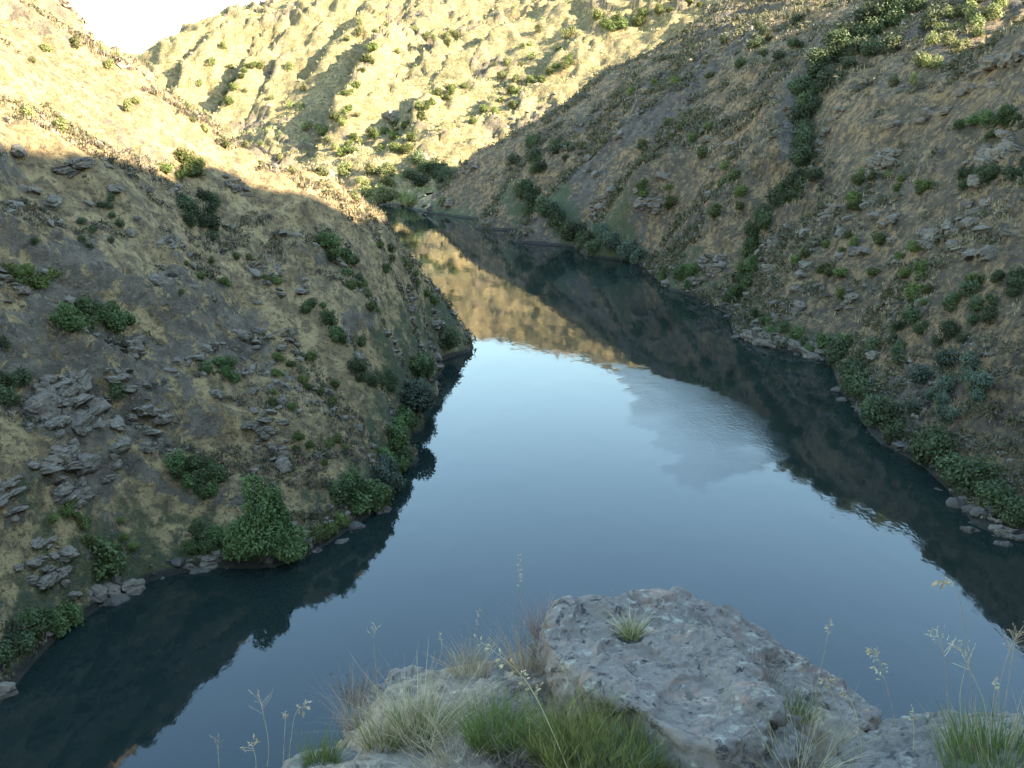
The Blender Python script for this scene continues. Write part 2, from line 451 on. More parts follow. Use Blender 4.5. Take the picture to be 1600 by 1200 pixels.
def rock_material(name, base, pale, pink, dark, sc=1.0):
    N = NT(name)
    v = N.geo.outputs['Position'] if sc < 0.9 else N.n('ShaderNodeTexCoord').outputs['Object']
    n1 = N.noise(2.2 * sc, 6, 0.65, v); n2 = N.noise(9 * sc, 6, 0.7, v); n3 = N.noise(30 * sc, 4, 0.7, v)
    c = N.mix(N.ramp(n1, 0.38, 0.62), base, tuple(x * 0.72 for x in base))
    c = N.mix(N.ramp(N.noise(4.5 * sc, 5, 0.6, v, 0.8), 0.53, 0.66, 0, 0.75), c, pink)
    vo = N.vor(16 * sc, 'F1', v)
    c = N.mix(N.math('MULTIPLY', N.ramp(vo.outputs['Distance'], 0.22, 0.40, 1, 0), N.ramp(n1, 0.5, 0.62, 0.0, 0.55)), c, pale)
    c = N.mix(N.ramp(n2, 0.56, 0.68, 0, 0.85), c, pale)
    c = N.mix(N.ramp(N.noise(7 * sc, 6, 0.75, v, 0.5), 0.56, 0.63, 0, 0.9), c, dark)
    c = N.mix(N.ramp(n3, 0.58, 0.7, 0, 0.8), c, dark)
    N.color(c)
    N.bump(n2, 0.55, 0.03 / sc); N.bump(n3, 0.5, 0.012 / sc)
    return N.m
M_rock = rock_material('lichen_rock', (0.16, 0.128, 0.096), (0.27, 0.245, 0.175), (0.21, 0.135, 0.092), (0.025, 0.023, 0.02))
M_rock2 = rock_material('grey_rock', (0.14, 0.118, 0.088), (0.245, 0.22, 0.155), (0.16, 0.125, 0.095), (0.03, 0.028, 0.025))
M_crag = rock_material('hill_rock', (0.14, 0.11, 0.074), (0.215, 0.18, 0.122), (0.155, 0.11, 0.07), (0.028, 0.024, 0.018), 0.35)
M_wet = rock_material('shore_rock', (0.075, 0.06, 0.044), (0.12, 0.105, 0.08), (0.09, 0.066, 0.045), (0.02, 0.018, 0.014), 0.35)

def leaf_material(name, a, b, dead=None, rnd=0.35, trans=0.25):
    N = NT(name)
    t = N.attr('tint')
    c = N.mix(t, a, b)
    if dead: c = N.mix(N.ramp(N.noise(1.7, 3), 0.55, 0.72, 0, 0.7), c, dead)
    oi = N.n('ShaderNodeObjectInfo')
    hs = N.n('ShaderNodeHueSaturation')
    N.l(c, hs.inputs['Color'])
    N.l(N.ramp(oi.outputs['Random'], 0, 1, 1 - rnd, 1 + rnd), hs.inputs['Value'])
    N.l(N.math('ADD', 0.485, N.math('MULTIPLY', oi.outputs['Random'], 0.03)), hs.inputs['Hue'])
    N.color(hs.outputs[0])
    N.b.inputs['Roughness'].default_value = 0.7
    tr = N.n('ShaderNodeBsdfTranslucent'); N.l(hs.outputs[0], tr.inputs[0])
    mx = N.n('ShaderNodeMixShader'); mx.inputs[0].default_value = trans
    N.l(N.b.outputs[0], mx.inputs[1]); N.l(tr.outputs[0], mx.inputs[2])
    N.l(mx.outputs[0], N.t.nodes['Material Output'].inputs['Surface'])
    return N.m
M_broom = leaf_material('olive_broom_leaf', (0.068, 0.078, 0.016), (0.13, 0.14, 0.034))
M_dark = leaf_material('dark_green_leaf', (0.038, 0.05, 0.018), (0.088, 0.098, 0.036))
M_green = leaf_material('bright_green_leaf', (0.048, 0.07, 0.018), (0.115, 0.14, 0.042))
M_greyg = leaf_material('grey_green_leaf', (0.055, 0.07, 0.04), (0.115, 0.13, 0.075))
M_heath = leaf_material('brown_heath', (0.045, 0.037, 0.027), (0.12, 0.098, 0.07))
M_straw = leaf_material('dry_grass', (0.22, 0.155, 0.07), (0.42, 0.32, 0.17), rnd=0.15, trans=0.3)
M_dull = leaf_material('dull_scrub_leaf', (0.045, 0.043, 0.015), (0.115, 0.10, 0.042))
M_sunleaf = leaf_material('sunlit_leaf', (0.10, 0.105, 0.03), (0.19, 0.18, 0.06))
M_bark = NT('bark'); M_bark.color(M_bark.mix(M_bark.noise(6, 4), (0.09, 0.07, 0.05), (0.16, 0.13, 0.10))); M_bark = M_bark.m

# ---------------------------------------------------------------- hills
def spaced(a, b, f):
    out = [a]
    while out[-1] < b: out.append(out[-1] + f(out[-1]))
    return np.array(out)

def hill(name, xs, ys, mat, keep, sink=0.0, detail=True):
    X, Y = np.meshgrid(xs, ys, indexing='ij')
    Z = base_h(X, Y)
    Z, R, D, L = relief(X, Y, Z)
    Z = Z - sink
    K = keep(X, Y, Z, L)
    n, m = X.shape
    idx = np.arange(n * m).reshape(n, m)
    F = np.stack([idx[:-1, :-1], idx[1:, :-1], idx[1:, 1:], idx[:-1, 1:]], -1).reshape(-1, 4)
    kf = K.ravel()[F].any(1)
    F = F[kf]
    used = np.zeros(n * m, bool); used[F.ravel()] = True
    remap = np.cumsum(used) - 1
    damp = sstep(7.0, 0.5, D) * 0.75
    g, s, a = line_info(X, Y, GULLY)
    damp = np.maximum(damp, 0.55 * sstep(5, 1.5, g))
    V = np.stack([X, Y, Z], -1).reshape(-1, 3)[used]
    me = mesh_np(name, V, remap[F], mat, True, {'rock': R.ravel()[used], 'damp': damp.ravel()[used]})
    return tag(link(name, me), kind='structure')

ys_l = spaced(26, 232, lambda y: 0.24 + 0.0022 * max(y - 45, 0))
xs_l = np.arange(-112, 4, 0.42)
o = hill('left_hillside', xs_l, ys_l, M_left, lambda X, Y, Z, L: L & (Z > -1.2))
o['label'] = 'steep dry grassy hillside with grey outcrops left of the river'
ys_r = spaced(30, 297, lambda y: 0.30 + 0.0013 * max(y - 60, 0))
xs_r = np.arange(-22, 104, 0.46)
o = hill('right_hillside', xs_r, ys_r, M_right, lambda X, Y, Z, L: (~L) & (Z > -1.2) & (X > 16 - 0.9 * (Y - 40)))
o['label'] = 'shaded rocky hillside falling to the right bank of the river'
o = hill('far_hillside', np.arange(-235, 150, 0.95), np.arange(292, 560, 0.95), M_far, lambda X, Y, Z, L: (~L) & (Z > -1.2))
o['label'] = 'sunlit tawny hillside closing the valley beyond the river bend'
# land round about, out of the picture or nearly so
big = lambda X, Y, Z, L: (Z > -4.5) & ~((X > -111) & (X < 3) & (Y > 27) & (Y < 230) & L) & ~((X > -20) & (X < 103) & (Y > 31) & (Y < 295) & ~L & (X > 18 - 0.9 * (Y - 40))) \
    & ~((X > -233) & (X < 148) & (Y > 294) & (Y < 558) & ~L) & ~((X > -5.5) & (X < 7.5) & (Y > -4.5) & (Y < 7.5))
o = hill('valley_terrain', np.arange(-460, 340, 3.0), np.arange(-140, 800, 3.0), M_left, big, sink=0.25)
o['label'] = 'dry hill country around the river valley'
# far plateau seen through the notch on the left
X, Y = np.meshgrid(np.arange(-2600, 1500, 25.0), np.arange(800, 3200, 40.0), indexing='ij')
Z = 38 + 60 * sstep(800, 1700, Y) + 7 * fbm2(X / 240, Y / 240, 4, off=30) + 0.004 * (X + 600) + 0.012 * np.maximum(Y - 1700, 0)
idx = np.arange(X.size).reshape(X.shape)
F = np.stack([idx[:-1, :-1], idx[1:, :-1], idx[1:, 1:], idx[:-1, 1:]], -1).reshape(-1, 4)
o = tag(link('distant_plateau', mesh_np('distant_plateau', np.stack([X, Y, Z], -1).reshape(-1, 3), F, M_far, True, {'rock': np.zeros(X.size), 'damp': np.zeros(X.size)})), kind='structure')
o['label'] = 'pale distant plateau in the notch between two hills'

# ---------------------------------------------------------------- river
def inpoly(x, y, poly):
    r = np.zeros(x.shape, bool); n = len(poly)
    for i in range(n):
        (x0, y0), (x1, y1) = poly[i], poly[(i + 1) % n]
        c = (y0 > y) != (y1 > y)
        with np.errstate(divide='ignore', invalid='ignore'):
            r ^= c & (x < (x1 - x0) * (y - y0) / (y1 - y0) + x0)
    return r
RIP = [W(*p)[:2] for p in [(955,570),(972,600),(985,632),(972,660),(1010,682),(1042,715),(1052,750),(1110,760),(1180,735),(1235,700),(1225,672),(1160,632),(1080,600),(1010,578)]]
RIP2 = [W(*p)[:2] for p in [(900,860),(960,820),(1080,815),(1230,840),(1330,870),(1300,900),(1150,880),(1000,885)]]
wx, wy = np.arange(-40, 46, 0.8), np.arange(30, 150, 0.8)
X, Y = np.meshgrid(wx, wy, indexing='ij')
def patch(poly, soft):
    xx = X + 1.2 * fbm2(X / 3, Y / 3, 3, off=40); yy = Y + 2.0 * fbm2(X / 3, Y / 5, 3, off=41)
    ins = inpoly(xx, yy, poly); d = poly_dist(xx, yy, np.array(poly + poly[:1]))
    return sstep(-soft * 0.3, soft, np.where(ins, d, -d))
rip = np.maximum(patch(RIP, 0.55), 0.4 * patch(RIP2, 3.0))
rip = rip * np.clip(0.88 + 0.16 * fbm2(X / 5, Y / 4, 4, off=44), 0.3, 1)
rip = rip * (1 - 0.55 * sstep(W(1060, 640)[0], W(1245, 690)[0], X + 1.5 * fbm2(X / 4, Y / 4, 3, off=47)))     # the breeze dies away towards the right bank
idx = np.arange(X.size).reshape(X.shape)
F = np.stack([idx[:-1, :-1], idx[1:, :-1], idx[1:, 1:], idx[:-1, 1:]], -1).reshape(-1, 4)
V = np.stack([X, Y, np.zeros_like(X)], -1).reshape(-1, 3)
x0, x1, y0, y1 = wx[0], wx[-1], wy[0], wy[-1]
nb = len(V)
Vx = [(-600,-300,0),(600,-300,0),(600,y0,0),(-600,y0,0),(-600,y1,0),(600,y1,0),(600,900,0),(-600,900,0),(x0,y0,0),(x0,y1,0),(x1,y0,0),(x1,y1,0)]
Fx = [(0,1,2,3),(4,5,6,7),(3,8,9,4),(10,2,5,11)]
V = np.vstack([V, Vx]); F = np.vstack([F, np.array(Fx) + nb])
N = NT('river_water')
N.b.inputs['Base Color'].default_value = (0.008, 0.013, 0.0105, 1)
N.b.inputs['IOR'].default_value = 1.33
N.b.inputs['Specular IOR Level'].default_value = 0.5
rp = N.attr('ripple')
N.l(N.ramp(rp, 0, 1, 0.03, 0.2), N.b.inputs['Roughness'])
w1 = N.noise(0.9, 3, 0.5, stretch=(0.8, 0.35, 1)); w2 = N.noise(3.2, 2, 0.5, stretch=(1, 0.5, 1)); w3 = N.noise(0.16, 2, 0.5, stretch=(1, 0.5, 1))
hgt = N.math('ADD', N.math('MULTIPLY', w1, 0.035), N.math('MULTIPLY', w2, N.ramp(rp, 0, 1, 0.007, 0.05)))
hgt = N.math('MULTIPLY', hgt, N.ramp(w3, 0.4, 0.62, 0.35, 1.0))
N.bump(hgt, 1.0, 0.35)
M_water = N.m
o = tag(link('river', mesh_np('river', V, F, M_water, True, {'ripple': np.concatenate([rip.ravel(), np.zeros(len(Vx))])})), kind='structure')
o['label'] = 'calm green-black river reflecting the sky and hills'

# ---------------------------------------------------------------- plants and rocks on the hills
def leaf_cloud(seed, n, lobes, leaf, lift=0.0, aniso=1.0):
    """many small leaf-sized faces through an uneven crown; unit size, standing on z=0"""
    r = np.random.default_rng(seed)
    w = np.array([l[3] * l[4] * l[5] for l in lobes]) ** 0.67
    li = r.choice(len(lobes), n, p=w / w.sum())
    L = np.array(lobes)[li]
    d = r.normal(size=(n, 3)); d /= np.linalg.norm(d, axis=1)[:, None]
    rad = 0.35 + 0.65 * r.random(n) ** 0.45
    lump = 1 + 0.28 * vn3(d * 2.3 + 11 + seed % 50 + L[:, :3] * 3)
    c = L[:, :3] + d * (rad * lump)[:, None] * L[:, 3:6]
    keep = c[:, 2] > 0.01
    c, d, n = c[keep], d[keep], int(keep.sum())
    nr = d * 0.7 + r.normal(size=(n, 3)) * 0.65 + np.array([0, 0, 0.25])
    nr /= np.linalg.norm(nr, axis=1)[:, None]
    a = np.cross(nr, r.normal(size=(n, 3))); a /= np.linalg.norm(a, axis=1)[:, None]
    b = np.cross(nr, a)
    s = leaf * (0.55 + 0.9 * r.random(n))
    a = a * (s * 0.5)[:, None]; b = b * (s * 0.85 * aniso)[:, None]
    V = np.stack([c - b, c + a, c + b, c - a], 1).reshape(-1, 3)
    F = np.arange(4 * n).reshape(n, 4)
    t = np.clip(0.25 + 0.5 * r.random(n) + 0.45 * vn3(c * 3.1 + seed % 17), 0, 1)
    return V, F, np.repeat(t, 4)

def lobes_for(seed, k, flat=0.6, up=0.0):
    r = np.random.default_rng(seed)
    out = [(0, 0, 0.28 * flat / 0.6, 0.40, 0.40, 0.36 * flat / 0.6)]
    for _ in range(k):
        a = r.random() * 6.28; q = 0.1 + 0.22 * r.random(); s = 0.15 + 0.13 * r.random()
        out.append((q * math.cos(a), q * math.sin(a), (0.14 + 0.34 * r.random()) * flat / 0.6 + up * r.random(), s, s, s * (0.9 + 0.4 * r.random())))
    return out

PLANTS = {}
def plant_meshes(key, mat, n, k, leaf, flat, count, aniso=1.0):
    ms = []
    for i in range(count):
        sd = sum(map(ord, key)) * 7 + i * 13
        V, F, t = leaf_cloud(sd, n, lobes_for(sd, k, flat), leaf, aniso=aniso)
        ms.append(mesh_np(key, V, F, mat, False, {'tint': t}))
    PLANTS[key] = ms
plant_meshes('broom', M_broom, 1000, 8, 0.052, 0.55, 5, 1.3)
plant_meshes('dark', M_dark, 1100, 8, 0.05, 0.7, 5)
plant_meshes('green', M_green, 1200, 8, 0.052, 0.65, 4)
plant_meshes('grey', M_greyg, 1200, 6, 0.05, 0.75, 3)
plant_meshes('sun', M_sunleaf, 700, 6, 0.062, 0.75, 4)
plant_meshes('heath', M_heath, 500, 6, 0.06, 0.45, 3, 1.5)

ORD = ['leftmost', 'second from left', 'third from left', 'fourth from left', 'fifth from left', 'sixth from left', 'seventh from left', 'eighth from left',
       'ninth from left', 'tenth from left', 'eleventh from left', 'twelfth from left', 'thirteenth from left', 'fourteenth from left']
def project(p):
    x, y, z = p[0], p[1], p[2] - CAMZ
    dep = y * CP - z * SP; up = y * SP + z * CP
    return 800 + FPX * x / dep, 600 - FPX * up / dep, dep

def label_row(objs, pts, what, where):
    """number alike neighbours by their place in the row, so each label points to one"""
    order = sorted(range(len(objs)), key=lambda i: project(pts[i])[0])
    for k, i in enumerate(order):
        objs[i]['label'] = f'{ORD[k]} of the {what} {where}' if len(objs) > 1 else f'{what} {where}'

SHRUB_AT = []
def put_shrubs(name, cat, kind, what, where, pts_px, sizes, lean=0.15, sink=0.06, vary=0.18):
    """pts_px: list of pixels; sizes: widths in pixels at 1600 wide"""
    pts_px = list(pts_px)
    q = survey([p[0] for p in pts_px], [p[1] for p in pts_px])
    objs, pts = [], []
    for (x, y, z), w in zip(q, sizes):
        if np.isnan(x) or z < -0.2: continue
        dist = math.sqrt(x * x + y * y + (z - CAMZ) ** 2)
        m = w * dist / FPX
        me = PLANTS[kind][random.randrange(len(PLANTS[kind]))]
        o = link(name, me)
        g = float(ground(x, y))
        o.location = (x, y, max(g, 0.0) - sink * m)
        o.scale = (m * random.uniform(1 - vary, 1 + vary), m * random.uniform(1 - vary, 1 + vary), m * random.uniform(0.85, 1.15))
        o.rotation_euler = (random.uniform(-lean, lean), random.uniform(-lean, lean), random.uniform(0, 6.28))
        tag(o, None, cat, f'{what} {where}' if len(pts_px) > 1 else None)
        objs.append(o); pts.append((x, y, z + 0.3 * m)); SHRUB_AT.append((x, y, m))
    if objs: label_row(objs, pts, what, where)
    return objs

def blob(cx, cy, rx, ry, n, lo, hi, tilt=0.0):
    pts, sz = [], []
    while len(pts) < n:
        a, b = random.uniform(-1, 1), random.uniform(-1, 1)
        if a * a + b * b > 1: continue
        x, y = a * rx, b * ry
        p = (cx + x * math.cos(tilt) - y * math.sin(tilt), cy + x * math.sin(tilt) + y * math.cos(tilt))
        if len(pts) > 2 and min(math.hypot(p[0] - u[0], p[1] - u[1]) for u in pts) < 0.35 * lo and random.random() < 0.9: continue
        pts.append(p); sz.append(random.uniform(lo, hi))
    return pts, sz
def strip(x0, y0, x1, y1, wid, n, lo, hi):
    pts, sz = [], []
    for i in range(n):
        t = (i + random.uniform(0.2, 0.8)) / n
        pts.append((x0 + (x1 - x0) * t + random.uniform(-wid, wid), y0 + (y1 - y0) * t + random.uniform(-wid, wid))); sz.append(random.uniform(lo, hi))
    return pts, sz

B, D, G = 'broom_shrub', 'evergreen_shrub', 'riverside_shrub'
sh = 'shrub'
# --- left hill
put_shrubs(D, sh, 'dark', 'dark green shrubs', 'in the tall clump below the shadow edge', *blob(318, 342, 44, 34, 13, 22, 36, 0.7))
put_shrubs(B, sh, 'broom', 'yellow-green shrubs', 'right at the shadow edge on the left hill', *blob(280, 266, 34, 16, 8, 20, 32))
put_shrubs(B, sh, 'green', 'green shrubs', 'in the streak high on the left spur', *strip(500, 378, 556, 432, 13, 12, 18, 32))
put_shrubs(B, sh, 'green', 'green shrubs', 'in the lower streak on the left spur', *strip(462, 470, 560, 540, 12, 12, 16, 28))
put_shrubs(B, sh, 'broom', 'olive shrubs', 'in the middle of the left spur', *blob(590, 450, 50, 40, 10, 14, 24))
put_shrubs(B, sh, 'green', 'bright green shrubs', 'in the broad patch above the stacked slabs', *blob(140, 500, 66, 28, 14, 26, 42, 0.1))
put_shrubs(B, sh, 'broom', 'olive shrubs', 'beside the crag at the left edge', *blob(48, 432, 36, 18, 7, 20, 32, 0.3))
put_shrubs(D, sh, 'dark', 'dark shrubs', 'at the left edge beside the stacked slabs', *blob(14, 590, 18, 60, 7, 24, 38))
put_shrubs(D, sh, 'dark', 'round dark shrub', 'alone in the cleft right of the stacked slabs', [(182, 620)], [40])
put_shrubs(D, sh, 'green', 'deep green shrubs', 'in the hollow above the riverside willow', *blob(300, 752, 46, 30, 12, 24, 38))
put_shrubs(B, sh, 'green', 'green shrubs', 'on the slope above the split boulder', *blob(348, 588, 32, 20, 7, 18, 30))
put_shrubs(B, sh, 'broom', 'olive shrubs', 'between the split boulder and the shore', *blob(470, 600, 60, 56, 13, 14, 26))
put_shrubs(D, sh, 'dark', 'dark shrubs', 'just above the round grey-green bush', *blob(590, 588, 44, 26, 11, 18, 30))
put_shrubs(B, sh, 'broom', 'olive shrubs', 'right of the small rounded boulder', *blob(500, 700, 44, 36, 9, 14, 24))
put_shrubs(B, sh, 'broom', 'low olive shrubs', 'on the dry slope under the lit hilltop', *blob(330, 430, 110, 44, 12, 11, 18))
put_shrubs(D, sh, 'dark', 'small dark shrubs', 'in the upper left shade', *blob(120, 345, 100, 60, 12, 11, 20))
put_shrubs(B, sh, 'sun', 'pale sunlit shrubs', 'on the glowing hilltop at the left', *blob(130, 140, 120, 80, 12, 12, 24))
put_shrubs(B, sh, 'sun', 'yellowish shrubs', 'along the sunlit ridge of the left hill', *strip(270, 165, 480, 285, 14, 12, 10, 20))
put_shrubs(B, sh, 'broom', 'low shrubs', 'along the shaded ridge above the bend', *strip(590, 382, 680, 470, 7, 9, 14, 26))
put_shrubs(B, sh, 'broom', 'olive shrubs', 'around the lower left slabs', *blob(150, 820, 110, 46, 12, 16, 28))
put_shrubs(G, sh, 'green', 'leafy green shrubs', 'in the shore thicket below the round bush', *strip(632, 650, 612, 738, 13, 14, 28, 44))
put_shrubs(G, sh, 'green', 'green shrubs', 'in the thicket on the shore point', *blob(562, 784, 42, 22, 9, 34, 52))
put_shrubs(G, sh, 'grey', 'pale green shrubs', 'at the water tip of the shore point', *blob(604, 756, 14, 22, 4, 34, 48))
put_shrubs(G, sh, 'green', 'bright green bush', 'beside the water at lower left', [(172, 893)], [76])
put_shrubs(G, sh, 'green', 'green shrubs', 'on the bank left of the bright green bush', *blob(76, 978, 50, 18, 9, 30, 48))
put_shrubs(G, sh, 'dark', 'dark green shrubs', 'by the water at the left frame edge', *blob(18, 1015, 24, 26, 5, 30, 46))
put_shrubs(G, sh, 'green', 'small green shrubs', 'on the bank just left of the willow', *blob(322, 846, 40, 18, 8, 22, 34))
put_shrubs(G, sh, 'broom', 'yellowish shrubs', 'on the bank just right of the willow', *strip(470, 858, 540, 818, 8, 7, 20, 32))
put_shrubs(G, sh, 'dark', 'dark leafy bush', 'hanging over the water at the left point', [(694, 540)], [54])
put_shrubs(G, sh, 'green', 'green shrubs', 'below the left point on the shore', *blob(656, 580, 18, 16, 5, 26, 38))
# --- right hill
put_shrubs(D, sh, 'dark', 'dense dark shrubs', 'in the wooded gully top', *strip(1430, 0, 1345, 75, 40, 14, 26, 50))
put_shrubs(D, sh, 'dark', 'dense dark shrubs', 'in the upper wooded gully', *strip(1340, 70, 1255, 160, 30, 14, 26, 48))
put_shrubs(D, sh, 'dark', 'dense dark shrubs', 'under the cliff in the wooded gully', *strip(1258, 150, 1258, 285, 18, 14, 26, 44))
put_shrubs(D, sh, 'dark', 'dark shrubs', 'in the lower gully bend', *strip(1250, 285, 1185, 350, 14, 12, 24, 42))
put_shrubs(D, sh, 'green', 'green shrubs', 'at the foot of the wooded gully', *strip(1185, 352, 1150, 480, 12, 13, 20, 34))
put_shrubs(D, sh, 'dark', 'dark shrubs', 'on the slope left of the gully top', *blob(1200, 70, 80, 50, 12, 16, 26))
put_shrubs(B, sh, 'broom', 'olive shrubs', 'spread over the upper right spur', *blob(1020, 190, 130, 60, 14, 14, 24, -0.4))
put_shrubs(G, sh, 'dark', 'dark green shrubs', 'on the far right bank beyond the bend', *strip(800, 300, 870, 350, 14, 13, 22, 36))
put_shrubs(G, sh, 'dark', 'green shrubs', 'along the middle of the right bank', *strip(860, 350, 930, 388, 10, 14, 22, 36))
put_shrubs(G, sh, 'grey', 'green shrubs', 'along the right bank before the rock slabs', *strip(930, 372, 1010, 416, 9, 13, 22, 34))
put_shrubs(D, sh, 'dark', 'dark shrubs', 'part way up the far shaded spur', *blob(850, 255, 60, 30, 11, 16, 28))
put_shrubs(G, sh, 'green', 'green shrubs', 'around the grey slabs by the right bank', *blob(1060, 438, 34, 20, 9, 16, 28))
put_shrubs(G, sh, 'green', 'bright yellow-green bush', 'beside the pale shore slabs', [(1318, 545)], [36])
put_shrubs(G, sh, 'dark', 'big green shrubs', 'overhanging the water past the shore slabs', *strip(1310, 575, 1400, 680, 14, 13, 36, 58))
put_shrubs(D, sh, 'dark', 'dark green shrubs', 'in the band above the yellow-green bush', *strip(1345, 570, 1480, 505, 26, 14, 20, 36))
put_shrubs(D, sh, 'dark', 'dark green shrubs', 'in the band reaching the right frame edge', *strip(1480, 515, 1600, 450, 30, 14, 20, 36))
put_shrubs(B, sh, 'grey', 'grey-green shrubs', 'on the slope above the overhanging shrubs', *blob(1480, 620, 70, 44, 13, 26, 44))
put_shrubs(G, sh, 'dark', 'big leafy shrubs', 'along the right shore near the corner', *strip(1430, 690, 1600, 820, 16, 14, 44, 70))
put_shrubs(D, sh, 'green', 'green shrubs', 'on the ledge near the right frame edge', *blob(1540, 200, 54, 22, 11, 18, 30, -0.1))
put_shrubs(B, sh, 'broom', 'olive shrubs', 'below the cliff right of the gully', *blob(1370, 300, 80, 30, 12, 16, 26))
put_shrubs(D, sh, 'dark', 'dark shrubs', 'below the dark cliff at the right edge', *strip(1480, 290, 1600, 270, 14, 11, 20, 34))
put_shrubs(B, sh, 'broom', 'olive shrubs', 'among the slabs in the middle right slope', *blob(1330, 420, 90, 50, 14, 16, 26))
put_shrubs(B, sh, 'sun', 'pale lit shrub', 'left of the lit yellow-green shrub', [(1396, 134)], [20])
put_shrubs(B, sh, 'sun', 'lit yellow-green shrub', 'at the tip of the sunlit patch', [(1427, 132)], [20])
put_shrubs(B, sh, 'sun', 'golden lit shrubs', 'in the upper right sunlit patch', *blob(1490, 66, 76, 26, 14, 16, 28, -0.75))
put_shrubs(G, sh, 'green', 'green shrubs', 'along the water past the smooth outcrop', *strip(1160, 500, 1290, 552, 8, 9, 18, 30))
put_shrubs(B, sh, 'broom', 'olive shrubs', 'on the slope right of the lower gully', *blob(1450, 430, 90, 50, 14, 18, 32))
put_shrubs(B, sh, 'broom', 'olive shrubs', 'on the face left of the gully', *blob(1100, 300, 100, 60, 14, 16, 28))
put_shrubs(B, sh, 'sun', 'pale lit shrubs', 'at the top of the sunlit patch', *blob(1520, 18, 50, 20, 7, 18, 28))
# --- far hill
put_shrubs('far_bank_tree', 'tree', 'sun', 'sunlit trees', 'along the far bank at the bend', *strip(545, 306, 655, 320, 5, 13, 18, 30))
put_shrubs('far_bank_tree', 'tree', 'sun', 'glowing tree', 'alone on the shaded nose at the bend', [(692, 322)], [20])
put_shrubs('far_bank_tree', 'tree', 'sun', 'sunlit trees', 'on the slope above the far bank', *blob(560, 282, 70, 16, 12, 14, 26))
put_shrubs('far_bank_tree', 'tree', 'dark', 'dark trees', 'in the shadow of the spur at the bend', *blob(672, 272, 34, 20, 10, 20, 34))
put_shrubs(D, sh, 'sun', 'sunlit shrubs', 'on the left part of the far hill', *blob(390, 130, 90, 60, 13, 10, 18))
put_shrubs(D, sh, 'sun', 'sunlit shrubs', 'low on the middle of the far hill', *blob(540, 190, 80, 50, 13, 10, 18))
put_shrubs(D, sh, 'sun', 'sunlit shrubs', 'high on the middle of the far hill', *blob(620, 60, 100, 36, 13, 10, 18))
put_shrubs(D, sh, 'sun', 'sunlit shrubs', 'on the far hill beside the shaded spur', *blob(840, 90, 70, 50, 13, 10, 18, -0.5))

put_shrubs(D, sh, 'broom', 'olive shrubs', 'down the longest gully of the far hill', *strip(596, 70, 505, 222, 9, 14, 12, 22))
put_shrubs(D, sh, 'broom', 'olive shrubs', 'down the left gully of the far hill', *strip(398, 98, 340, 172, 7, 10, 11, 18))
put_shrubs(D, sh, 'broom', 'olive shrubs', 'in the gully right of the longest one', *strip(725, 130, 600, 212, 9, 14, 12, 22))
put_shrubs(D, sh, 'broom', 'olive shrubs', 'along the shadow edge of the far hill', *strip(900, 95, 740, 190, 9, 14, 12, 22))
put_shrubs(D, sh, 'broom', 'olive shrubs', 'low on the far hill above the bank', *blob(590, 240, 70, 30, 14, 12, 24))
put_shrubs(D, sh, 'broom', 'olive shrubs', 'on the top right of the far hill', *blob(1000, 25, 110, 16, 14, 12, 24, -0.2))

# --- trees with a trunk on the left shore
def crown_tree(name, px, py, wpx, hpx, kind_mat, lobes, n, leaf, label):
    q = survey([px], [py])[0]
    x, y = q[0], q[1]; z = max(float(ground(x, y)), 0)
    d = math.sqrt(x * x + y * y + (z - CAMZ) ** 2)
    w, h = wpx * d / FPX, hpx * d / FPX
    root = tag(empty(name, (x, y, z - 0.1)), label, 'tree')
    V, F, t = leaf_cloud(int(px), n, lobes, leaf)
    c = link('crown', mesh_np('crown', V * np.array([w, w, h]), F, kind_mat, False, {'tint': t}), root)
    bm = bmesh.new()
    for k in range(3):
        a = k * 2.1 + 0.4; rad = 0.055 * w * (1 if k == 0 else 0.6)
        p = Vector((0, 0, -0.3)); ring0 = None
        for s in range(6):
            f = s / 5
            pos = Vector((math.cos(a) * 0.16 * w * f ** 1.3 * (k > 0) + 0.03 * w * math.sin(3 * f), math.sin(a) * 0.16 * w * f ** 1.3 * (k > 0), -0.3 + f * h * 0.72))
            rr = rad * (1 - 0.8 * f) + 0.01
            ring = [bm.verts.new(pos + Vector((math.cos(j * math.pi / 4) * rr, math.sin(j * math.pi / 4) * rr, 0))) for j in range(8)]
            if ring0:
                for j in range(8): bm.faces.new((ring0[j], ring0[(j + 1) % 8], ring[(j + 1) % 8], ring[j]))
            ring0 = ring
    m = bpy.data.meshes.new('trunk'); bm.to_mesh(m); bm.free(); m.materials.append(M_bark)
    link('trunk', m, root)
    SHRUB_AT.append((x, y, w))
    return root
crown_tree('willow_tree', 413, 868, 118, 135, M_green,
           [(0,0,.3,.42,.4,.26),(-.22,.05,.26,.28,.3,.2),(.25,0,.24,.28,.3,.2),(.02,0,.6,.25,.24,.22),(-.08,0,.82,.15,.15,.18),(.14,.05,.72,.14,.14,.14),(.1,.1,.5,.25,.25,.2),(-.3,-.1,.16,.22,.2,.16),(.36,-.1,.12,.2,.2,.13)],
           13000, 0.022, 'tall bright green willow standing at the water on the left bank')
crown_tree('round_bush', 648, 645, 66, 58, M_greyg, [(0,0,.5,.46,.46,.46),(.2,0,.45,.3,.3,.35),(-.2,.1,.45,.3,.3,.36)], 4500, 0.04, 'rounded grey-green tree leaning over the water below the left point')
crown_tree('leaning_tree', 590, 800, 44, 52, M_green, [(0,0,.5,.4,.4,.4),(.25,0,.6,.25,.25,.25),(-.2,.1,.75,.22,.22,.25)], 2600, 0.05, 'small green tree at the tip of the shore thicket')

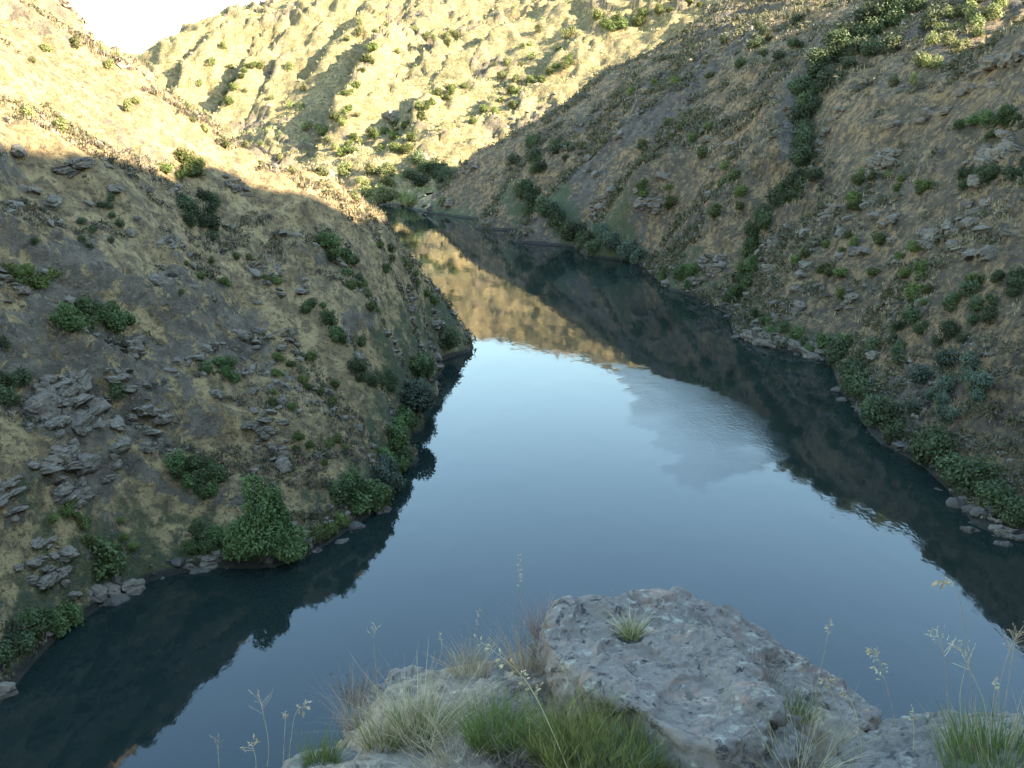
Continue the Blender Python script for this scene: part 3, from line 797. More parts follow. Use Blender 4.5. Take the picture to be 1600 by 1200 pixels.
# ---- rocks
def rock_mesh(name, seed, dims, mat, sub=3, rough=0.1, nplanes=11, noise_s=2.2):
    """a weathered block: space cut by a handful of planes, edges softened, surface broken by noise"""
    r = np.random.default_rng(seed)
    bm = bmesh.new(); bmesh.ops.create_icosphere(bm, subdivisions=sub, radius=1.0)
    V = np.array([v.co[:] for v in bm.verts]); F = np.array([[v.index for v in f.verts] for f in bm.faces]); bm.free()
    N = [(1,0,0),(-1,0,0),(0,1,0),(0,-1,0),(0,0,1),(0,0,-1)] + list(r.normal(size=(nplanes - 6, 3)))
    N = np.array(N) + r.normal(size=(len(N), 3)) * 0.16; N /= np.linalg.norm(N, axis=1)[:, None]
    dd = np.where(np.arange(len(N)) < 6, 0.8, 0.95) * (1 + 0.16 * r.normal(size=len(N)))
    k = V @ N.T / dd
    rad = 1.0 / (np.exp(np.log(np.maximum((np.maximum(k, 0) ** 40).sum(1), 1e-30)) / 40))
    P_ = V * np.minimum(rad, 1.5)[:, None]
    out = rough * fbm3(P_ * noise_s + seed * 1.7, 4)
    for _ in range(4):                         # joints that cut the block
        n_ = r.normal(size=3) * np.array((1, 1, 0.6)); n_ /= np.linalg.norm(n_)
        g = np.abs(P_ @ n_ - r.uniform(-.5, .5) + 0.08 * vn3(P_ * 3 + seed))
        out -= 0.14 * np.exp(-(g / 0.07) ** 2)
    st = P_[:, 2] * 3.2 + 0.5 * vn3(P_ * 1.7 + seed)      # bedding: the sides step in and out
    out += 0.10 * (_T[(np.floor(st).astype(int) * 7 + seed) & 255, 5] - 0.5) * 2
    P_ = P_ * (1 + out)[:, None]
    return mesh_np(name, P_ * np.array(dims) * 0.5, F, mat, False)
SLABS = [rock_mesh('slab', 100 + i, (1.0, 0.8, 0.42 + 0.10 * (i % 3)), M_crag, 4, 0.10, 15, 1.8) for i in range(8)]
BLOCKS = [rock_mesh('block', 150 + i, (1.0, 0.85, 0.8), M_crag, 4, 0.12, 16, 1.8) for i in range(8)]
BOULD = [rock_mesh('boulder', 200 + i, (1.0, 0.85, 0.75), M_crag, 3, 0.10, 14, 1.5) for i in range(6)]

def slope_dir(x, y):
    gx = float(ground(x + 1.5, y) - ground(x - 1.5, y)); gy = float(ground(x, y + 1.5) - ground(x, y - 1.5))
    return gx / 3, gy / 3

def put_boulder(px, py, w, label, group=None, flat=1.0):
    q = survey([px], [py])[0]
    if np.isnan(q[0]): return
    x, y = q[0], q[1]; g = float(ground(x, y)); d = math.sqrt(x * x + y * y + (g - CAMZ) ** 2); m = w * d / FPX
    o = link('boulder', random.choice(BOULD)); o.location = (x, y, max(g, 0) + 0.10 * m)
    o.scale = (m, m * random.uniform(.8, 1.1), m * random.uniform(.75, 1.0) * flat); o.rotation_euler = (random.uniform(-.35, .35), random.uniform(-.35, .35), random.uniform(0, 6.28))
    return tag(o, label, 'boulder', group)

def put_outcrop(px, py, wpx, hpx, label, n=None, layered=True, group=None):
    """ledges of slabs stacked up the slope; every slab a part"""
    q = survey([px], [py])[0]
    if np.isnan(q[0]): return
    x, y = q[0], q[1]; g = max(float(ground(x, y)), 0); d = math.sqrt(x * x + y * y + (g - CAMZ) ** 2); m = wpx * d / FPX; hm = hpx * d / FPX
    gx, gy = slope_dir(x, y); gl = math.hypot(gx, gy) + 1e-6
    up = np.array((gx / gl, gy / gl)); al = np.array((-up[1], up[0])); ang = math.atan2(al[1], al[0])
    root = tag(empty('rock_outcrop', (x, y, g)), label, 'rock outcrop', group)
    slope = math.atan(min(gl, 1.4)); dip = random.uniform(-.25, .25)
    cnt = min(int(7 + 1.1 * m * hm), 24)
    for j in range(cnt):
        rr, th = math.sqrt((j + random.random()) / cnt), random.uniform(0, 6.28)
        a, f = 0.5 * rr * math.cos(th), 0.5 * rr * math.sin(th)
        s = min(m * 0.5, 3.0) * (0.35 + 0.65 * random.random() ** 1.6) * (1.15 - 0.4 * rr)
        run = f * hm / math.hypot(1, gl) * 1.05
        p = up * run + al * a * m
        zz = max(float(ground(x + p[0], y + p[1])), 0) - g
        o = link('slab' if layered else 'block', random.choice(SLABS if layered and random.random() < .6 else BLOCKS), root)
        o.name = 'slab' if o.data.name.startswith('slab') else 'block'
        o.location = (p[0], p[1], zz + 0.02 * s)
        o.rotation_euler = (Matrix.Rotation(ang, 3, 'Z') @ Matrix.Rotation(slope * random.uniform(.05, .45) + random.uniform(-.2, .2), 3, 'X') @ Matrix.Rotation(dip + random.uniform(-.15, .15), 3, 'Y') @ Matrix.Rotation(random.uniform(-.5, .5), 3, 'Z')).to_euler()
        o.scale = (s * 1.3, s * random.uniform(.9, 1.3), s * random.uniform(.8, 1.3))
    return root

for a in [
    (100, 640, 118, 92, 'big outcrop of grey slabs stacked in layers at middle left'),
    (95, 725, 96, 40, 'broad pale slab ledge under the stacked slabs'),
    (112, 772, 70, 44, 'blocky outcrop below the pale slab ledge at left'),
    (18, 770, 56, 64, 'grey outcrop at the left edge under the stacked slabs'),
    (8, 440, 44, 78, 'tall cracked crag at the left frame edge'),
    (210, 540, 46, 34, 'small pale outcrop right of the bright green patch'),
    (180, 582, 60, 34, 'flat cracked outcrop above the round dark shrub'),
    (232, 650, 64, 80, 'shadowed crag right of the cleft with the dark shrub'),
    (310, 560, 44, 50, 'light patched outcrop above the split boulder'),
    (424, 692, 62, 56, 'split boulder outcrop in the middle of the left slope'),
    (75, 868, 44, 50, 'little stack of slabs on the lower left slope'),
    (70, 905, 70, 30, 'low outcrop above the shore at lower left'),
    (505, 708, 36, 22, 'small pale outcrop right of the rounded boulder'),
    (452, 538, 40, 54, 'dark crag in the middle of the left spur'),
    (425, 430, 40, 60, 'narrow crag high on the left spur'),
    (262, 380, 60, 24, 'low outcrop left of the tall green clump'),
    (120, 262, 50, 30, 'dark outcrop at the shadow edge at upper left'),
    (370, 292, 44, 34, 'overhanging outcrop under the shadow edge'),
    (640, 470, 40, 40, 'dark crag on the ridge just above the left point'),
    (684, 505, 36, 40, 'steep dark rock of the left point above the water'),
    (30, 985, 56, 30, 'wet grey rock on the shore at lower left'),
    (320, 878, 54, 26, 'shore rock left of the willow'),
    (478, 845, 44, 40, 'reddish shore rock right of the willow'),
    (1192, 528, 84, 30, 'pale low slabs along the right shore'),
    (1262, 548, 60, 26, 'dark slabs at the water beside the yellow-green bush'),
    (1112, 418, 52, 44, 'smooth grey outcrop near the right shore'),
    (1082, 445, 36, 26, 'small outcrop at the water left of the smooth outcrop'),
    (1020, 320, 56, 24, 'reddish ledge low on the shaded spur'),
    (935, 330, 60, 30, 'dark ledge above the right bank thicket'),
    (1295, 205, 34, 120, 'grey cliff on the right side of the wooded gully'),
    (1380, 250, 54, 56, 'ribbed cliff above the olive shrubs'),
    (1560, 240, 90, 44, 'long dark cliff at the right frame edge'),
    (1565, 95, 80, 20, 'flat overhanging ledge below the sunlit patch'),
    (1485, 355, 54, 34, 'pale outcrop in the middle right slope'),
    (1300, 330, 44, 26, 'grey outcrop below the ribbed cliff'),
    (1455, 380, 60, 28, 'slanting slabs below the pale outcrop'),
    (1200, 390, 30, 46, 'upright crag beside the foot of the gully'),
    (1320, 470, 44, 30, 'grey outcrop above the pale shore slabs'),
    (1410, 690, 40, 18, 'pale rock at the water under the overhanging shrubs'),
    (1500, 770, 44, 24, 'shore rock under the big leafy shrubs'),
    (1570, 830, 50, 20, 'low shore rock at the right frame edge'),
    (735, 265, 30, 26, 'lit rock on the crest of the shaded spur'),
]: put_outcrop(*a)
def rock_row(what, where, pts_px, sizes):
    objs, pts = [], []
    for (px, py), w in zip(pts_px, sizes):
        o = put_boulder(px, py, w, None, f'{what} {where}', 0.8)
        if o: objs.append(o); pts.append(tuple(o.location)); o.location.z -= 0.12 * o.scale[0]
    label_row(objs, pts, what, where)
rock_row('half-buried rocks', 'around the stacked slabs at left', *blob(120, 690, 110, 90, 14, 18, 40))
rock_row('half-buried rocks', 'below the shadow edge at upper left', *blob(150, 320, 130, 60, 12, 14, 30))
rock_row('half-buried rocks', 'in the middle of the left slope', *blob(360, 600, 100, 70, 14, 14, 32))
rock_row('half-buried rocks', 'high on the left spur', *blob(450, 430, 90, 60, 12, 12, 26))
rock_row('half-buried rocks', 'on the lower left bank', *blob(110, 880, 90, 50, 10, 18, 36))
rock_row('grey rocks', 'poking out below the ribbed cliff', *blob(1340, 370, 90, 60, 14, 16, 34))
rock_row('grey rocks', 'scattered near the right frame edge', *blob(1530, 340, 60, 70, 12, 18, 38))
rock_row('grey rocks', 'on the slope above the shore slabs', *blob(1240, 450, 60, 50, 12, 14, 30))
rock_row('grey rocks', 'high beside the sunlit patch', *blob(1470, 150, 100, 70, 12, 14, 30))
rock_row('grey rocks', 'on the face of the shaded spur', *blob(1020, 250, 130, 80, 14, 12, 28))
for px, py, w, lab in [(441, 730, 36, 'small rounded boulder in the dry grass below the split boulder'), (190, 700, 34, 'grey boulder beside the pale slab ledge'),
                       (5, 1085, 44, 'pale shore boulder at the bottom left frame edge'), (210, 925, 40, 'boulder in the water edge beside the bright green bush'),
                       (405, 520, 22, 'small boulder high above the split boulder'), (30, 240, 30, 'boulder at the shadow edge by the left frame'),
                       (80, 320, 34, 'dark boulder under the shadow edge at left'), (240, 440, 26, 'boulder in the dry grass left of the green clump'),
                       (560, 560, 24, 'boulder in the shrubs above the round bush'), (1365, 560, 30, 'boulder in the band of dark shrubs'),
                       (1440, 480, 34, 'pale boulder above the band of dark shrubs'), (1540, 400, 36, 'boulder right of the slanting slabs'),
                       (1250, 480, 24, 'boulder above the shore slabs'), (700, 318, 20, 'lit boulder at the waterline on the nose'),
                       (660, 250, 24, 'sunlit boulder above the dark trees at the bend'), (610, 185, 26, 'sunlit boulder on the rib of the far hill')]:
    put_boulder(px, py, w, lab)

# ---- what nobody could count: dry grass, low scrub, loose stones
def sample_ground(n, x0, x1, y0, y1, left, far=False, seed=0, power=1.0):
    r = np.random.default_rng(seed)
    x = r.uniform(x0, x1, n * 4); y = r.uniform(y0, y1, n * 4)
    z = ground(x, y); d = np.hypot(x, y)
    p = project_np(x, y, z)
    k = (z > 0.25) & ((bil(_L.astype(float), GS, x, y) > 0.5) == left)
    if not far: k &= r.random(len(x)) < np.clip((70.0 / np.maximum(d, 30)) ** power, 0, 1)
    k &= (p[0] > -120) & (p[0] < 1720) & (p[1] > -160) & (p[1] < 1250)
    gx = ground(x + .6, y) - ground(x - .6, y); gy = ground(x, y + .6) - ground(x, y - .6)
    k &= (gx * -x + gy * -y) / 1.2 + (CAMZ - z) > -0.35 * d           # leave out the slopes turned well away
    x, y, z = x[k][:n], y[k][:n], z[k][:n]
    return x, y, z
def project_np(x, y, z):
    zz = z - CAMZ; dep = y * CP - zz * SP; up = y * SP + zz * CP
    dep = np.maximum(dep, 0.1)
    return 800 + FPX * x / dep, 600 - FPX * up / dep

def grass_mass(name, n, area, left, seed, mat, h=(0.18, 0.46), w=0.10, blades=5, thin=None, label='', far=False, rockmax=0.72):
    r = np.random.default_rng(seed)
    x, y, z = sample_ground(n, *area, left, far, seed)
    R = rockiness(x, y); cl = fbm2(x / 5, y / 5, 3, off=50 + seed)
    k = (R < rockmax) & (cl + 0.5 * r.random(len(x)) > (thin if thin is not None else -0.5))
    x, y, z, cl = x[k], y[k], z[k], cl[k]; m = len(x)
    d = np.hypot(x, y); sc = np.clip(d / 90, 0.75, 2.2)
    hh = r.uniform(*h, m) * sc; tint = np.clip(0.5 + 0.6 * cl + 0.25 * r.normal(size=m), 0, 1)
    Vs, Ts = [], []
    for b in range(blades):
        a = r.uniform(0, 6.28, m); ln = r.uniform(0.1, 0.6, m) * hh; ww = w * sc * r.uniform(.6, 1.3, m)
        ox, oy = r.normal(size=m) * 0.12 * sc, r.normal(size=m) * 0.12 * sc
        bx, by = x + ox, y + oy
        c, s = np.cos(a), np.sin(a)
        p0 = np.stack([bx - s * ww / 2, by + c * ww / 2, z - 0.08], 1); p1 = np.stack([bx + s * ww / 2, by - c * ww / 2, z - 0.08], 1)
        p2 = np.stack([bx + c * ln, by + s * ln, z + hh * r.uniform(.7, 1.1, m)], 1)
        Vs.append(np.stack([p0, p1, p2], 1)); Ts.append(np.repeat(np.clip(tint + 0.12 * r.normal(size=m), 0, 1), 3))
    V = np.concatenate(Vs).reshape(-1, 3); F = np.arange(len(V)).reshape(-1, 3)
    return tag(link(name, mesh_np(name, V, F, mat, False, {'tint': np.concatenate(Ts)})), label, None, None, 'stuff')

def scrub_mass(name, n, area, left, seed, mat, size=(0.35, 0.9), leaves=16, thin=0.0, label='', far=False, nearwater=0.0):
    r = np.random.default_rng(seed)
    x, y, z = sample_ground(n, *area, left, far, seed)
    cl = fbm2(x / 9, y / 9, 3, off=70 + seed) + nearwater * sstep(12, 1, shore(x, y))
    k = cl + 0.35 * r.normal(size=len(x)) > thin
    x, y, z = x[k], y[k], z[k]; m = len(x)
    s = r.uniform(*size, m) * np.clip(np.hypot(x, y) / 100, 0.8, 2.0)
    base = r.random(m)
    N_ = m * leaves
    i = np.repeat(np.arange(m), leaves)
    dv = r.normal(size=(N_, 3)); dv /= np.linalg.norm(dv, axis=1)[:, None]
    rad = 0.35 + 0.65 * r.random(N_) ** 0.5
    c = np.stack([x[i], y[i], z[i] + 0.18 * s[i]], 1) + dv * (rad * s[i] * 0.5)[:, None] * np.array([1, 1, 0.7])
    nr = dv + r.normal(size=(N_, 3)) * 0.6; nr /= np.linalg.norm(nr, axis=1)[:, None]
    a = np.cross(nr, r.normal(size=(N_, 3))); a /= np.linalg.norm(a, axis=1)[:, None]; b = np.cross(nr, a)
    ls = s[i] * r.uniform(.16, .34, N_)
    a = a * (ls * .5)[:, None]; b = b * (ls * .8)[:, None]
    V = np.stack([c - b, c + a, c + b], 1).reshape(-1, 3); F = np.arange(len(V)).reshape(-1, 3)
    t = np.repeat(np.clip(base[i] * 0.6 + 0.4 * r.random(N_), 0, 1), 3)
    return tag(link(name, mesh_np(name, V, F, mat, False, {'tint': t})), label, None, None, 'stuff')

def stone_mass(name, n, area, left, seed, label, far=False):
    r = np.random.default_rng(seed)
    x, y, z = sample_ground(n, *area, left, far, seed)
    R = rockiness(x, y); k = (R + 0.55 * r.random(len(x)) > 0.42)
    x, y, z = x[k], y[k], z[k]; m = len(x)
    bm = bmesh.new(); bmesh.ops.create_icosphere(bm, subdivisions=1, radius=0.5)
    v0 = np.array([v.co[:] for v in bm.verts]); f0 = np.array([[v.index for v in f.verts] for f in bm.faces]); bm.free()
    s = 0.16 + 0.75 * r.random(m) ** 3; s *= np.clip(np.hypot(x, y) / 90, 0.8, 2.0)
    jit = 1 + 0.28 * r.normal(size=(m, len(v0)))
    ax = np.stack([np.ones(m), r.uniform(.6, 1.1, m), r.uniform(.35, .8, m)], 1)
    q = v0[None] * jit[:, :, None] * ax[:, None] * s[:, None, None] * 1.25
    a = r.uniform(0, 6.28, m); c, sn = np.cos(a)[:, None], np.sin(a)[:, None]
    V = np.stack([q[:, :, 0] * c - q[:, :, 1] * sn + x[:, None], q[:, :, 0] * sn + q[:, :, 1] * c + y[:, None], q[:, :, 2] + z[:, None] + 0.05 * s[:, None]], 2)
    F = (f0[None] + (np.arange(m) * len(v0))[:, None, None]).reshape(-1, 3)
    return tag(link(name, mesh_np(name, V.reshape(-1, 3), F, M_crag, False)), label, None, None, 'stuff')

AL, AR, AF = (-110, 4, 28, 140), (-20, 100, 40, 292), (-230, 140, 296, 490)
grass_mass('dry_grass', 46000, AL, True, 1, M_straw, label='dry straw-coloured grass on the left hillside')
grass_mass('dry_grass', 40000, AR, False, 2, M_straw, label='dry straw-coloured grass on the right hillside')
grass_mass('dry_grass', 14000, AF, False, 3, M_straw, w=0.2, blades=4, label='sunlit dry grass on the far hillside', far=True)
scrub_mass('heath_scrub', 17000, AL, True, 4, M_heath, label='low grey-brown heath on the left hillside', thin=-0.35)
scrub_mass('heath_scrub', 24000, AR, False, 5, M_heath, size=(0.4, 1.2), leaves=12, label='low grey-brown heath on the right hillside', thin=-0.5)
scrub_mass('green_scrub', 11000, AL, True, 6, M_dull, size=(0.35, 1.3), label='low green scrub on the left hillside', thin=-0.1, nearwater=0.9)
scrub_mass('green_scrub', 26000, AR, False, 7, M_dull, size=(0.4, 1.6), leaves=13, label='low green scrub on the right hillside', thin=-0.35, nearwater=1.0)
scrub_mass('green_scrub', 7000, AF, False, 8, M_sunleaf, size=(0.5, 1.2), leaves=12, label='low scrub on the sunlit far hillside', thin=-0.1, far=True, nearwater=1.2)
stone_mass('loose_stones', 11000, AL, True, 9, 'loose grey stones on the left hillside')
stone_mass('loose_stones', 10000, AR, False, 10, 'loose grey stones on the right hillside')
def shore_stones(n, bank, seed, label):
    r = np.random.default_rng(seed)
    i = r.integers(0, len(bank) - 1, n * 3); t = r.random(n * 3)
    p = bank[i] * (1 - t)[:, None] + bank[i + 1] * t[:, None] + r.normal(size=(n * 3, 2)) * 1.3 + 0.3
    z = ground(p[:, 0], p[:, 1]); k = (z > -0.5) & (z < 1.6) & (p[:, 1] > 56) & (p[:, 1] < 300)
    x, y, z = p[k, 0][:n], p[k, 1][:n], np.maximum(z[k][:n], -0.15); m = len(x)
    v0 = np.array([v.co[:] for v in BOULD[0].vertices])[None]
    bm = bmesh.new(); bmesh.ops.create_icosphere(bm, subdivisions=2, radius=0.5)
    v0 = np.array([v.co[:] for v in bm.verts]); f0 = np.array([[v.index for v in f.verts] for f in bm.faces]); bm.free()
    s = 0.2 + 1.3 * r.random(m) ** 4
    q = v0[None] * np.stack([np.ones(m), r.uniform(.6, 1.1, m), r.uniform(.4, .8, m)], 1)[:, None]
    nz = vn3((v0[None] * 3.2 + r.uniform(0, 60, m)[:, None, None]).reshape(-1, 3)).reshape(m, -1)
    q = q * (1 + 0.45 * nz)[:, :, None] * s[:, None, None]
    a = r.uniform(0, 6.28, m); c, sn = np.cos(a)[:, None], np.sin(a)[:, None]
    V = np.stack([q[:, :, 0] * c - q[:, :, 1] * sn + x[:, None], q[:, :, 0] * sn + q[:, :, 1] * c + y[:, None], q[:, :, 2] + z[:, None]], 2)
    F = (f0[None] + (np.arange(m) * len(v0))[:, None, None]).reshape(-1, 3)
    return tag(link('shore_stones', mesh_np('shore_stones', V.reshape(-1, 3), F, M_wet, False)), label, None, None, 'stuff')
shore_stones(200, LEFT_BANK, 21, 'rocks and stones along the left waterline')
shore_stones(300, RIGHT_BANK, 22, 'rocks and stones along the right waterline')
stone_mass('loose_stones', 2500, AF, False, 11, 'loose stones on the far hillside', far=True)

# ---------------------------------------------------------------- the ledge the camera stands on
def G(px, py, up=0.0):
    d = ray(px, py); t = -(1.65 - up) / (d[2] + 0.30 * d[1])
    return np.array((d[0] * t, d[1] * t, CAMZ + d[2] * t))
LEDGE = np.array([(-0.75, -4), (-0.62, 1.2)] + [tuple(G(*p)[:2]) for p in [(335,1330),(350,1235),(470,1190),(545,1150),(560,1085),(610,1055),(700,1040),(840,1010),(960,960),(1100,985),(1250,1050),(1360,1125),(1500,1118),(1700,1125)]] + [(6.5, 4.6), (6.8, -4)])
def ledge_z(x, y, fine=True):
    ins = inpoly(x, y, [tuple(p) for p in LEDGE]); d = poly_dist(x, y, np.vstack([LEDGE, LEDGE[:1]]))
    sd = np.where(ins, -d, d)
    z = 28.35 - 0.30 * y
    z = z - 0.30 * np.exp(-(((x - 1.15) / 0.55) ** 2 + ((y - 3.55) / 0.5) ** 2))
    z = z + 0.06 * fbm2(x * 1.7, y * 1.7, 3, off=60)
    if fine: z = z + 0.022 * fbm2(x * 9, y * 9, 3, off=61)
    o = np.maximum(sd + 0.08 * fbm2(x * 2.5, y * 2.5, 3, off=62), 0)
    z = z - 0.5 * np.minimum(o, 0.3) - 2.6 * np.maximum(o - 0.15, 0) - 0.25 * sstep(-0.2, 0.15, sd)
    return z
gx_, gy_ = np.concatenate([np.arange(-6, -1.2, 0.15), np.arange(-1.2, 3.6, 0.025), np.arange(3.6, 8, 0.15)]), np.concatenate([np.arange(-5, 2.0, 0.15), np.arange(2.0, 6.2, 0.025), np.arange(6.2, 8.2, 0.1)])
X, Y = np.meshgrid(gx_, gy_, indexing='ij')
Z = np.maximum(ledge_z(X, Y), base_h(X, Y) - 0.5)
idx = np.arange(X.size).reshape(X.shape)
F = np.stack([idx[:-1, :-1], idx[1:, :-1], idx[1:, 1:], idx[:-1, 1:]], -1).reshape(-1, 4)
N = NT('litter_ground')
n1 = N.noise(6, 5, 0.65); n2 = N.noise(35, 5, 0.7, stretch=(1, 0.35, 1)); n3 = N.noise(1.6, 4)
c = N.mix(N.ramp(n1, 0.36, 0.64), (0.10, 0.075, 0.05), (0.24, 0.18, 0.11))
c = N.mix(N.ramp(n2, 0.52, 0.68, 0, 0.8), c, (0.32, 0.25, 0.16))
c = N.mix(N.ramp(n2, 0.44, 0.34, 0, 0.85), c, (0.035, 0.028, 0.02))
c = N.mix(N.ramp(n3, 0.55, 0.7, 0, 0.6), c, (0.12, 0.11, 0.10))
N.color(c); N.bump(n1, 0.6, 0.05); N.bump(n2, 0.8, 0.02)
o = tag(link('ledge_ground', mesh_np('ledge_ground', np.stack([X, Y, Z], -1).reshape(-1, 3), F, N.m)), 'dry stony ledge with straw litter at the cliff edge', kind='structure')
def lz(x, y): return float(ledge_z(np.array([x]), np.array([y]))[0])

def slab_rock(name, poly, depth, mat, parent=None, seed=0, taper=-0.12, edge=0.10, na=300, nr=70, ns=46, amp=0.03, cracks=(), pits=(), facet=0.03, org=(0, 0, 0), down=None):
    """rock from the outline of its upper face (3D points): rounded rim, broken side, weathered skin"""
    poly = np.array(poly, float); c = poly.mean(0)
    u_, s_, vh = np.linalg.svd(poly - c); nrm = vh[2] * np.sign(vh[2][2])
    e1 = np.cross((0, 1, 0), nrm); e1 /= np.linalg.norm(e1); e2 = np.cross(nrm, e1)
    q = np.stack([(poly - c) @ e1, (poly - c) @ e2], 1)
    bump = (poly - c) @ nrm
    ang = np.linspace(0, 2 * np.pi, na, endpoint=False)
    R = np.zeros(na)
    for i in range(len(q)):                      # distance to the outline in every direction
        a, b = q[i], q[(i + 1) % len(q)]; e = b - a
        dx, dy = np.cos(ang), np.sin(ang)
        den = dx * e[1] - dy * e[0]
        with np.errstate(divide='ignore', invalid='ignore'):
            t = (a[0] * e[1] - a[1] * e[0]) / den; s = (a[0] * dy - a[1] * dx) / den
        ok = (t > 0) & (s >= -1e-6) & (s <= 1 + 1e-6) & np.isfinite(t)
        R = np.where(ok, np.maximum(R, t), R)
    k = np.exp(-np.arange(-6, 7) ** 2 / 8.0); k /= k.sum()
    R = np.convolve(np.concatenate([R[-6:], R, R[:6]]), k, 'valid')
    dn = np.array(down if down is not None else (0, 0, -1.0))
    # height of the rim above the fitted plane, carried to the middle
    aq = np.arctan2(q[:, 1], q[:, 0]); o_ = np.argsort(aq)
    hb = np.interp(ang, np.concatenate([aq[o_] - 2 * np.pi, aq[o_], aq[o_] + 2 * np.pi]), np.tile(bump[o_], 3))
    rings = []
    for t in np.linspace(0.02, 1, nr) ** 0.8:
        rr = R * t; ed = R - rr
        drop = np.where(ed < edge, edge - np.sqrt(np.maximum(edge ** 2 - (edge - ed) ** 2, 0)), 0) * 0.8
        p = c + np.outer(np.cos(ang) * rr, e1) + np.outer(np.sin(ang) * rr, e2) + np.outer(hb * t ** 1.5 - drop, nrm)
        rings.append(p)
    last = rings[-1]
    out = np.outer(np.cos(ang), e1) + np.outer(np.sin(ang), e2)
    for s in (np.linspace(0, 1, ns + 1)[1:]):
        rings.append(last + dn * depth * s + out * (taper * depth * s + 0.03 * np.sin(s * 9 + 3 * vn2(ang * 2 + seed, ang * 0 + 1.5))[:, None]))
    V = np.concatenate([c[None] + nrm * 0] + rings)
    n_r = len(rings)
    idx = (1 + np.arange(n_r * na)).reshape(n_r, na); nx = np.roll(idx, -1, 1)
    F = np.stack([idx[:-1], idx[1:], nx[1:], nx[:-1]], -1).reshape(-1, 4)
    F = np.vstack([F, np.stack([np.zeros(na, int), idx[0], nx[0], nx[0]], 1)])
    m0 = mesh_np('tmp', V, F)
    no = np.zeros(len(V) * 3, np.float32); m0.vertices.foreach_get('normal', no); no = no.reshape(-1, 3)
    bpy.data.meshes.remove(m0)
    if (no[1:na] @ nrm).mean() < 0: no = -no; F = F[:, ::-1]
    d = amp * fbm3(V * 2.6 + seed, 3, 0.5) + 0.35 * amp * fbm3(V * 13 + seed, 4, 0.6)
    cv = V + 0.05 * np.stack([fbm3(V * 4 + 9, 2), fbm3(V * 4 + 19, 2), fbm3(V * 4 + 29, 2)], 1)
    c1, g1 = cells(cv[:, 0] * 3.2 + 0.5 * cv[:, 2], cv[:, 1] * 2.6 + cv[:, 2] * 3.5, seed % 20 + 3)
    c2, g2 = cells(cv[:, 0] * 9 + cv[:, 2] * 2, cv[:, 1] * 8 + cv[:, 2] * 9, seed % 20 + 9)
    d += facet * ((c1 - 0.5) * sstep(0, 0.10, g1)) + 0.3 * facet * ((c2 - 0.5) * sstep(0, 0.12, g2))
    for pts, dep, wid in cracks:
        P3 = [G3(*p, c, nrm) for p in pts]
        for a, b in zip(P3[:-1], P3[1:]):
            e = b - a; t = np.clip(((cv - a) @ e) / (e @ e), 0, 1)
            dd = np.linalg.norm(V + (cv - V) * 0.4 - a - t[:, None] * e, axis=1)
            d -= dep * np.exp(-(dd / wid) ** 2)
    for (px, py), rad, dep in pits:
        pc = G3(px, py, c, nrm); d -= dep * np.exp(-(np.linalg.norm(V - pc, axis=1) / rad) ** 2)
    st = (cv @ np.array((0.25, -0.5, 0.83))) * 9.0 + 0.8 * vn3(V * 1.8 + seed)
    d += 0.45 * amp * (2 * _T[(np.floor(st).astype(int) * 5 + seed) & 255, 9] - 1) * sstep(0, 0.2, np.abs(st - np.round(st)))
    sh_ = fbm3(V * 5.5 + seed + 3, 4, 0.6); d -= 0.5 * amp * np.maximum(0, 0.25 - np.abs(sh_)) * 2
    V = V + no * d[:, None]
    return link(name, mesh_np(name, V - np.array(org), F, mat, True), parent)
def G3(px, py, c, nrm):
    d = ray(px, py); o_ = np.array((0, 0, CAMZ)); t = ((c - o_) @ nrm) / (d @ nrm); return o_ + d * t
def plane3(a, b, c):
    a, b, c = map(np.array, (a, b, c)); n = np.cross(b - a, c - a); n /= np.linalg.norm(n); return a, n * np.sign(n[2])
def on_plane(pl, pts): return [G3(px, py, pl[0], pl[1]) for px, py in pts]

big_org = G(1040, 1120)
big = tag(empty('boulder', big_org), 'big pinkish grey lichen-covered boulder at the cliff edge in the foreground', 'boulder')
pl = plane3(P(860,985,4.75), P(1040,928,5.35), P(1200,1090,4.05))
slab_rock('upper_face', on_plane(pl, [(872,950),(905,934),(960,932),(1040,926),(1092,958),(1140,1004),(1195,1060),(1218,1098),(1196,1132),(1130,1168),(1075,1150),(1000,1105),(925,1068),(862,1018),(846,990)]),
          0.75, M_rock, big, 3, -0.10, 0.05, 460, 150, 60, 0.032, facet=0.06, org=big_org,
          cracks=[([(985,1028),(1030,1042),(1062,1052),(1092,1075)], 0.035, 0.012), ([(1035,1015),(1042,1032),(1062,1052)], 0.02, 0.010), ([(870,996),(930,1000),(982,1003)], 0.016, 0.012),
                  ([(1075,1112),(1110,1128),(1150,1138)], 0.02, 0.011), ([(1140,1002),(1120,1045),(1080,1070),(1130,1095)], 0.02, 0.013), ([(940,938),(955,955),(960,975)], 0.018, 0.012)],
          pits=[((986,992), 0.055, 0.10), ((1135,1025), 0.06, 0.03)])
pl2 = plane3(P(1050,935,5.4), P(1360,1116,4.7), P(1230,1105,4.45))
slab_rock('rear_ledge', on_plane(pl2, [(1020,930),(1055,918),(1095,930),(1145,955),(1205,988),(1272,1024),(1335,1062),(1390,1110),(1340,1150),(1280,1150),(1225,1120),(1180,1070),(1120,1010)]),
          0.9, M_rock, big, 8, 0.10, 0.06, 320, 80, 50, 0.04, facet=0.06, org=big_org, cracks=[([(1085,950),(1150,1000),(1230,1060)], 0.03, 0.02)], pits=[((1050,945), 0.09, 0.06), ((1200,1030), 0.12, 0.06)])
pl3 = plane3(P(1180,1150,3.95), P(1235,1120,4.15), P(1215,1200,3.75))
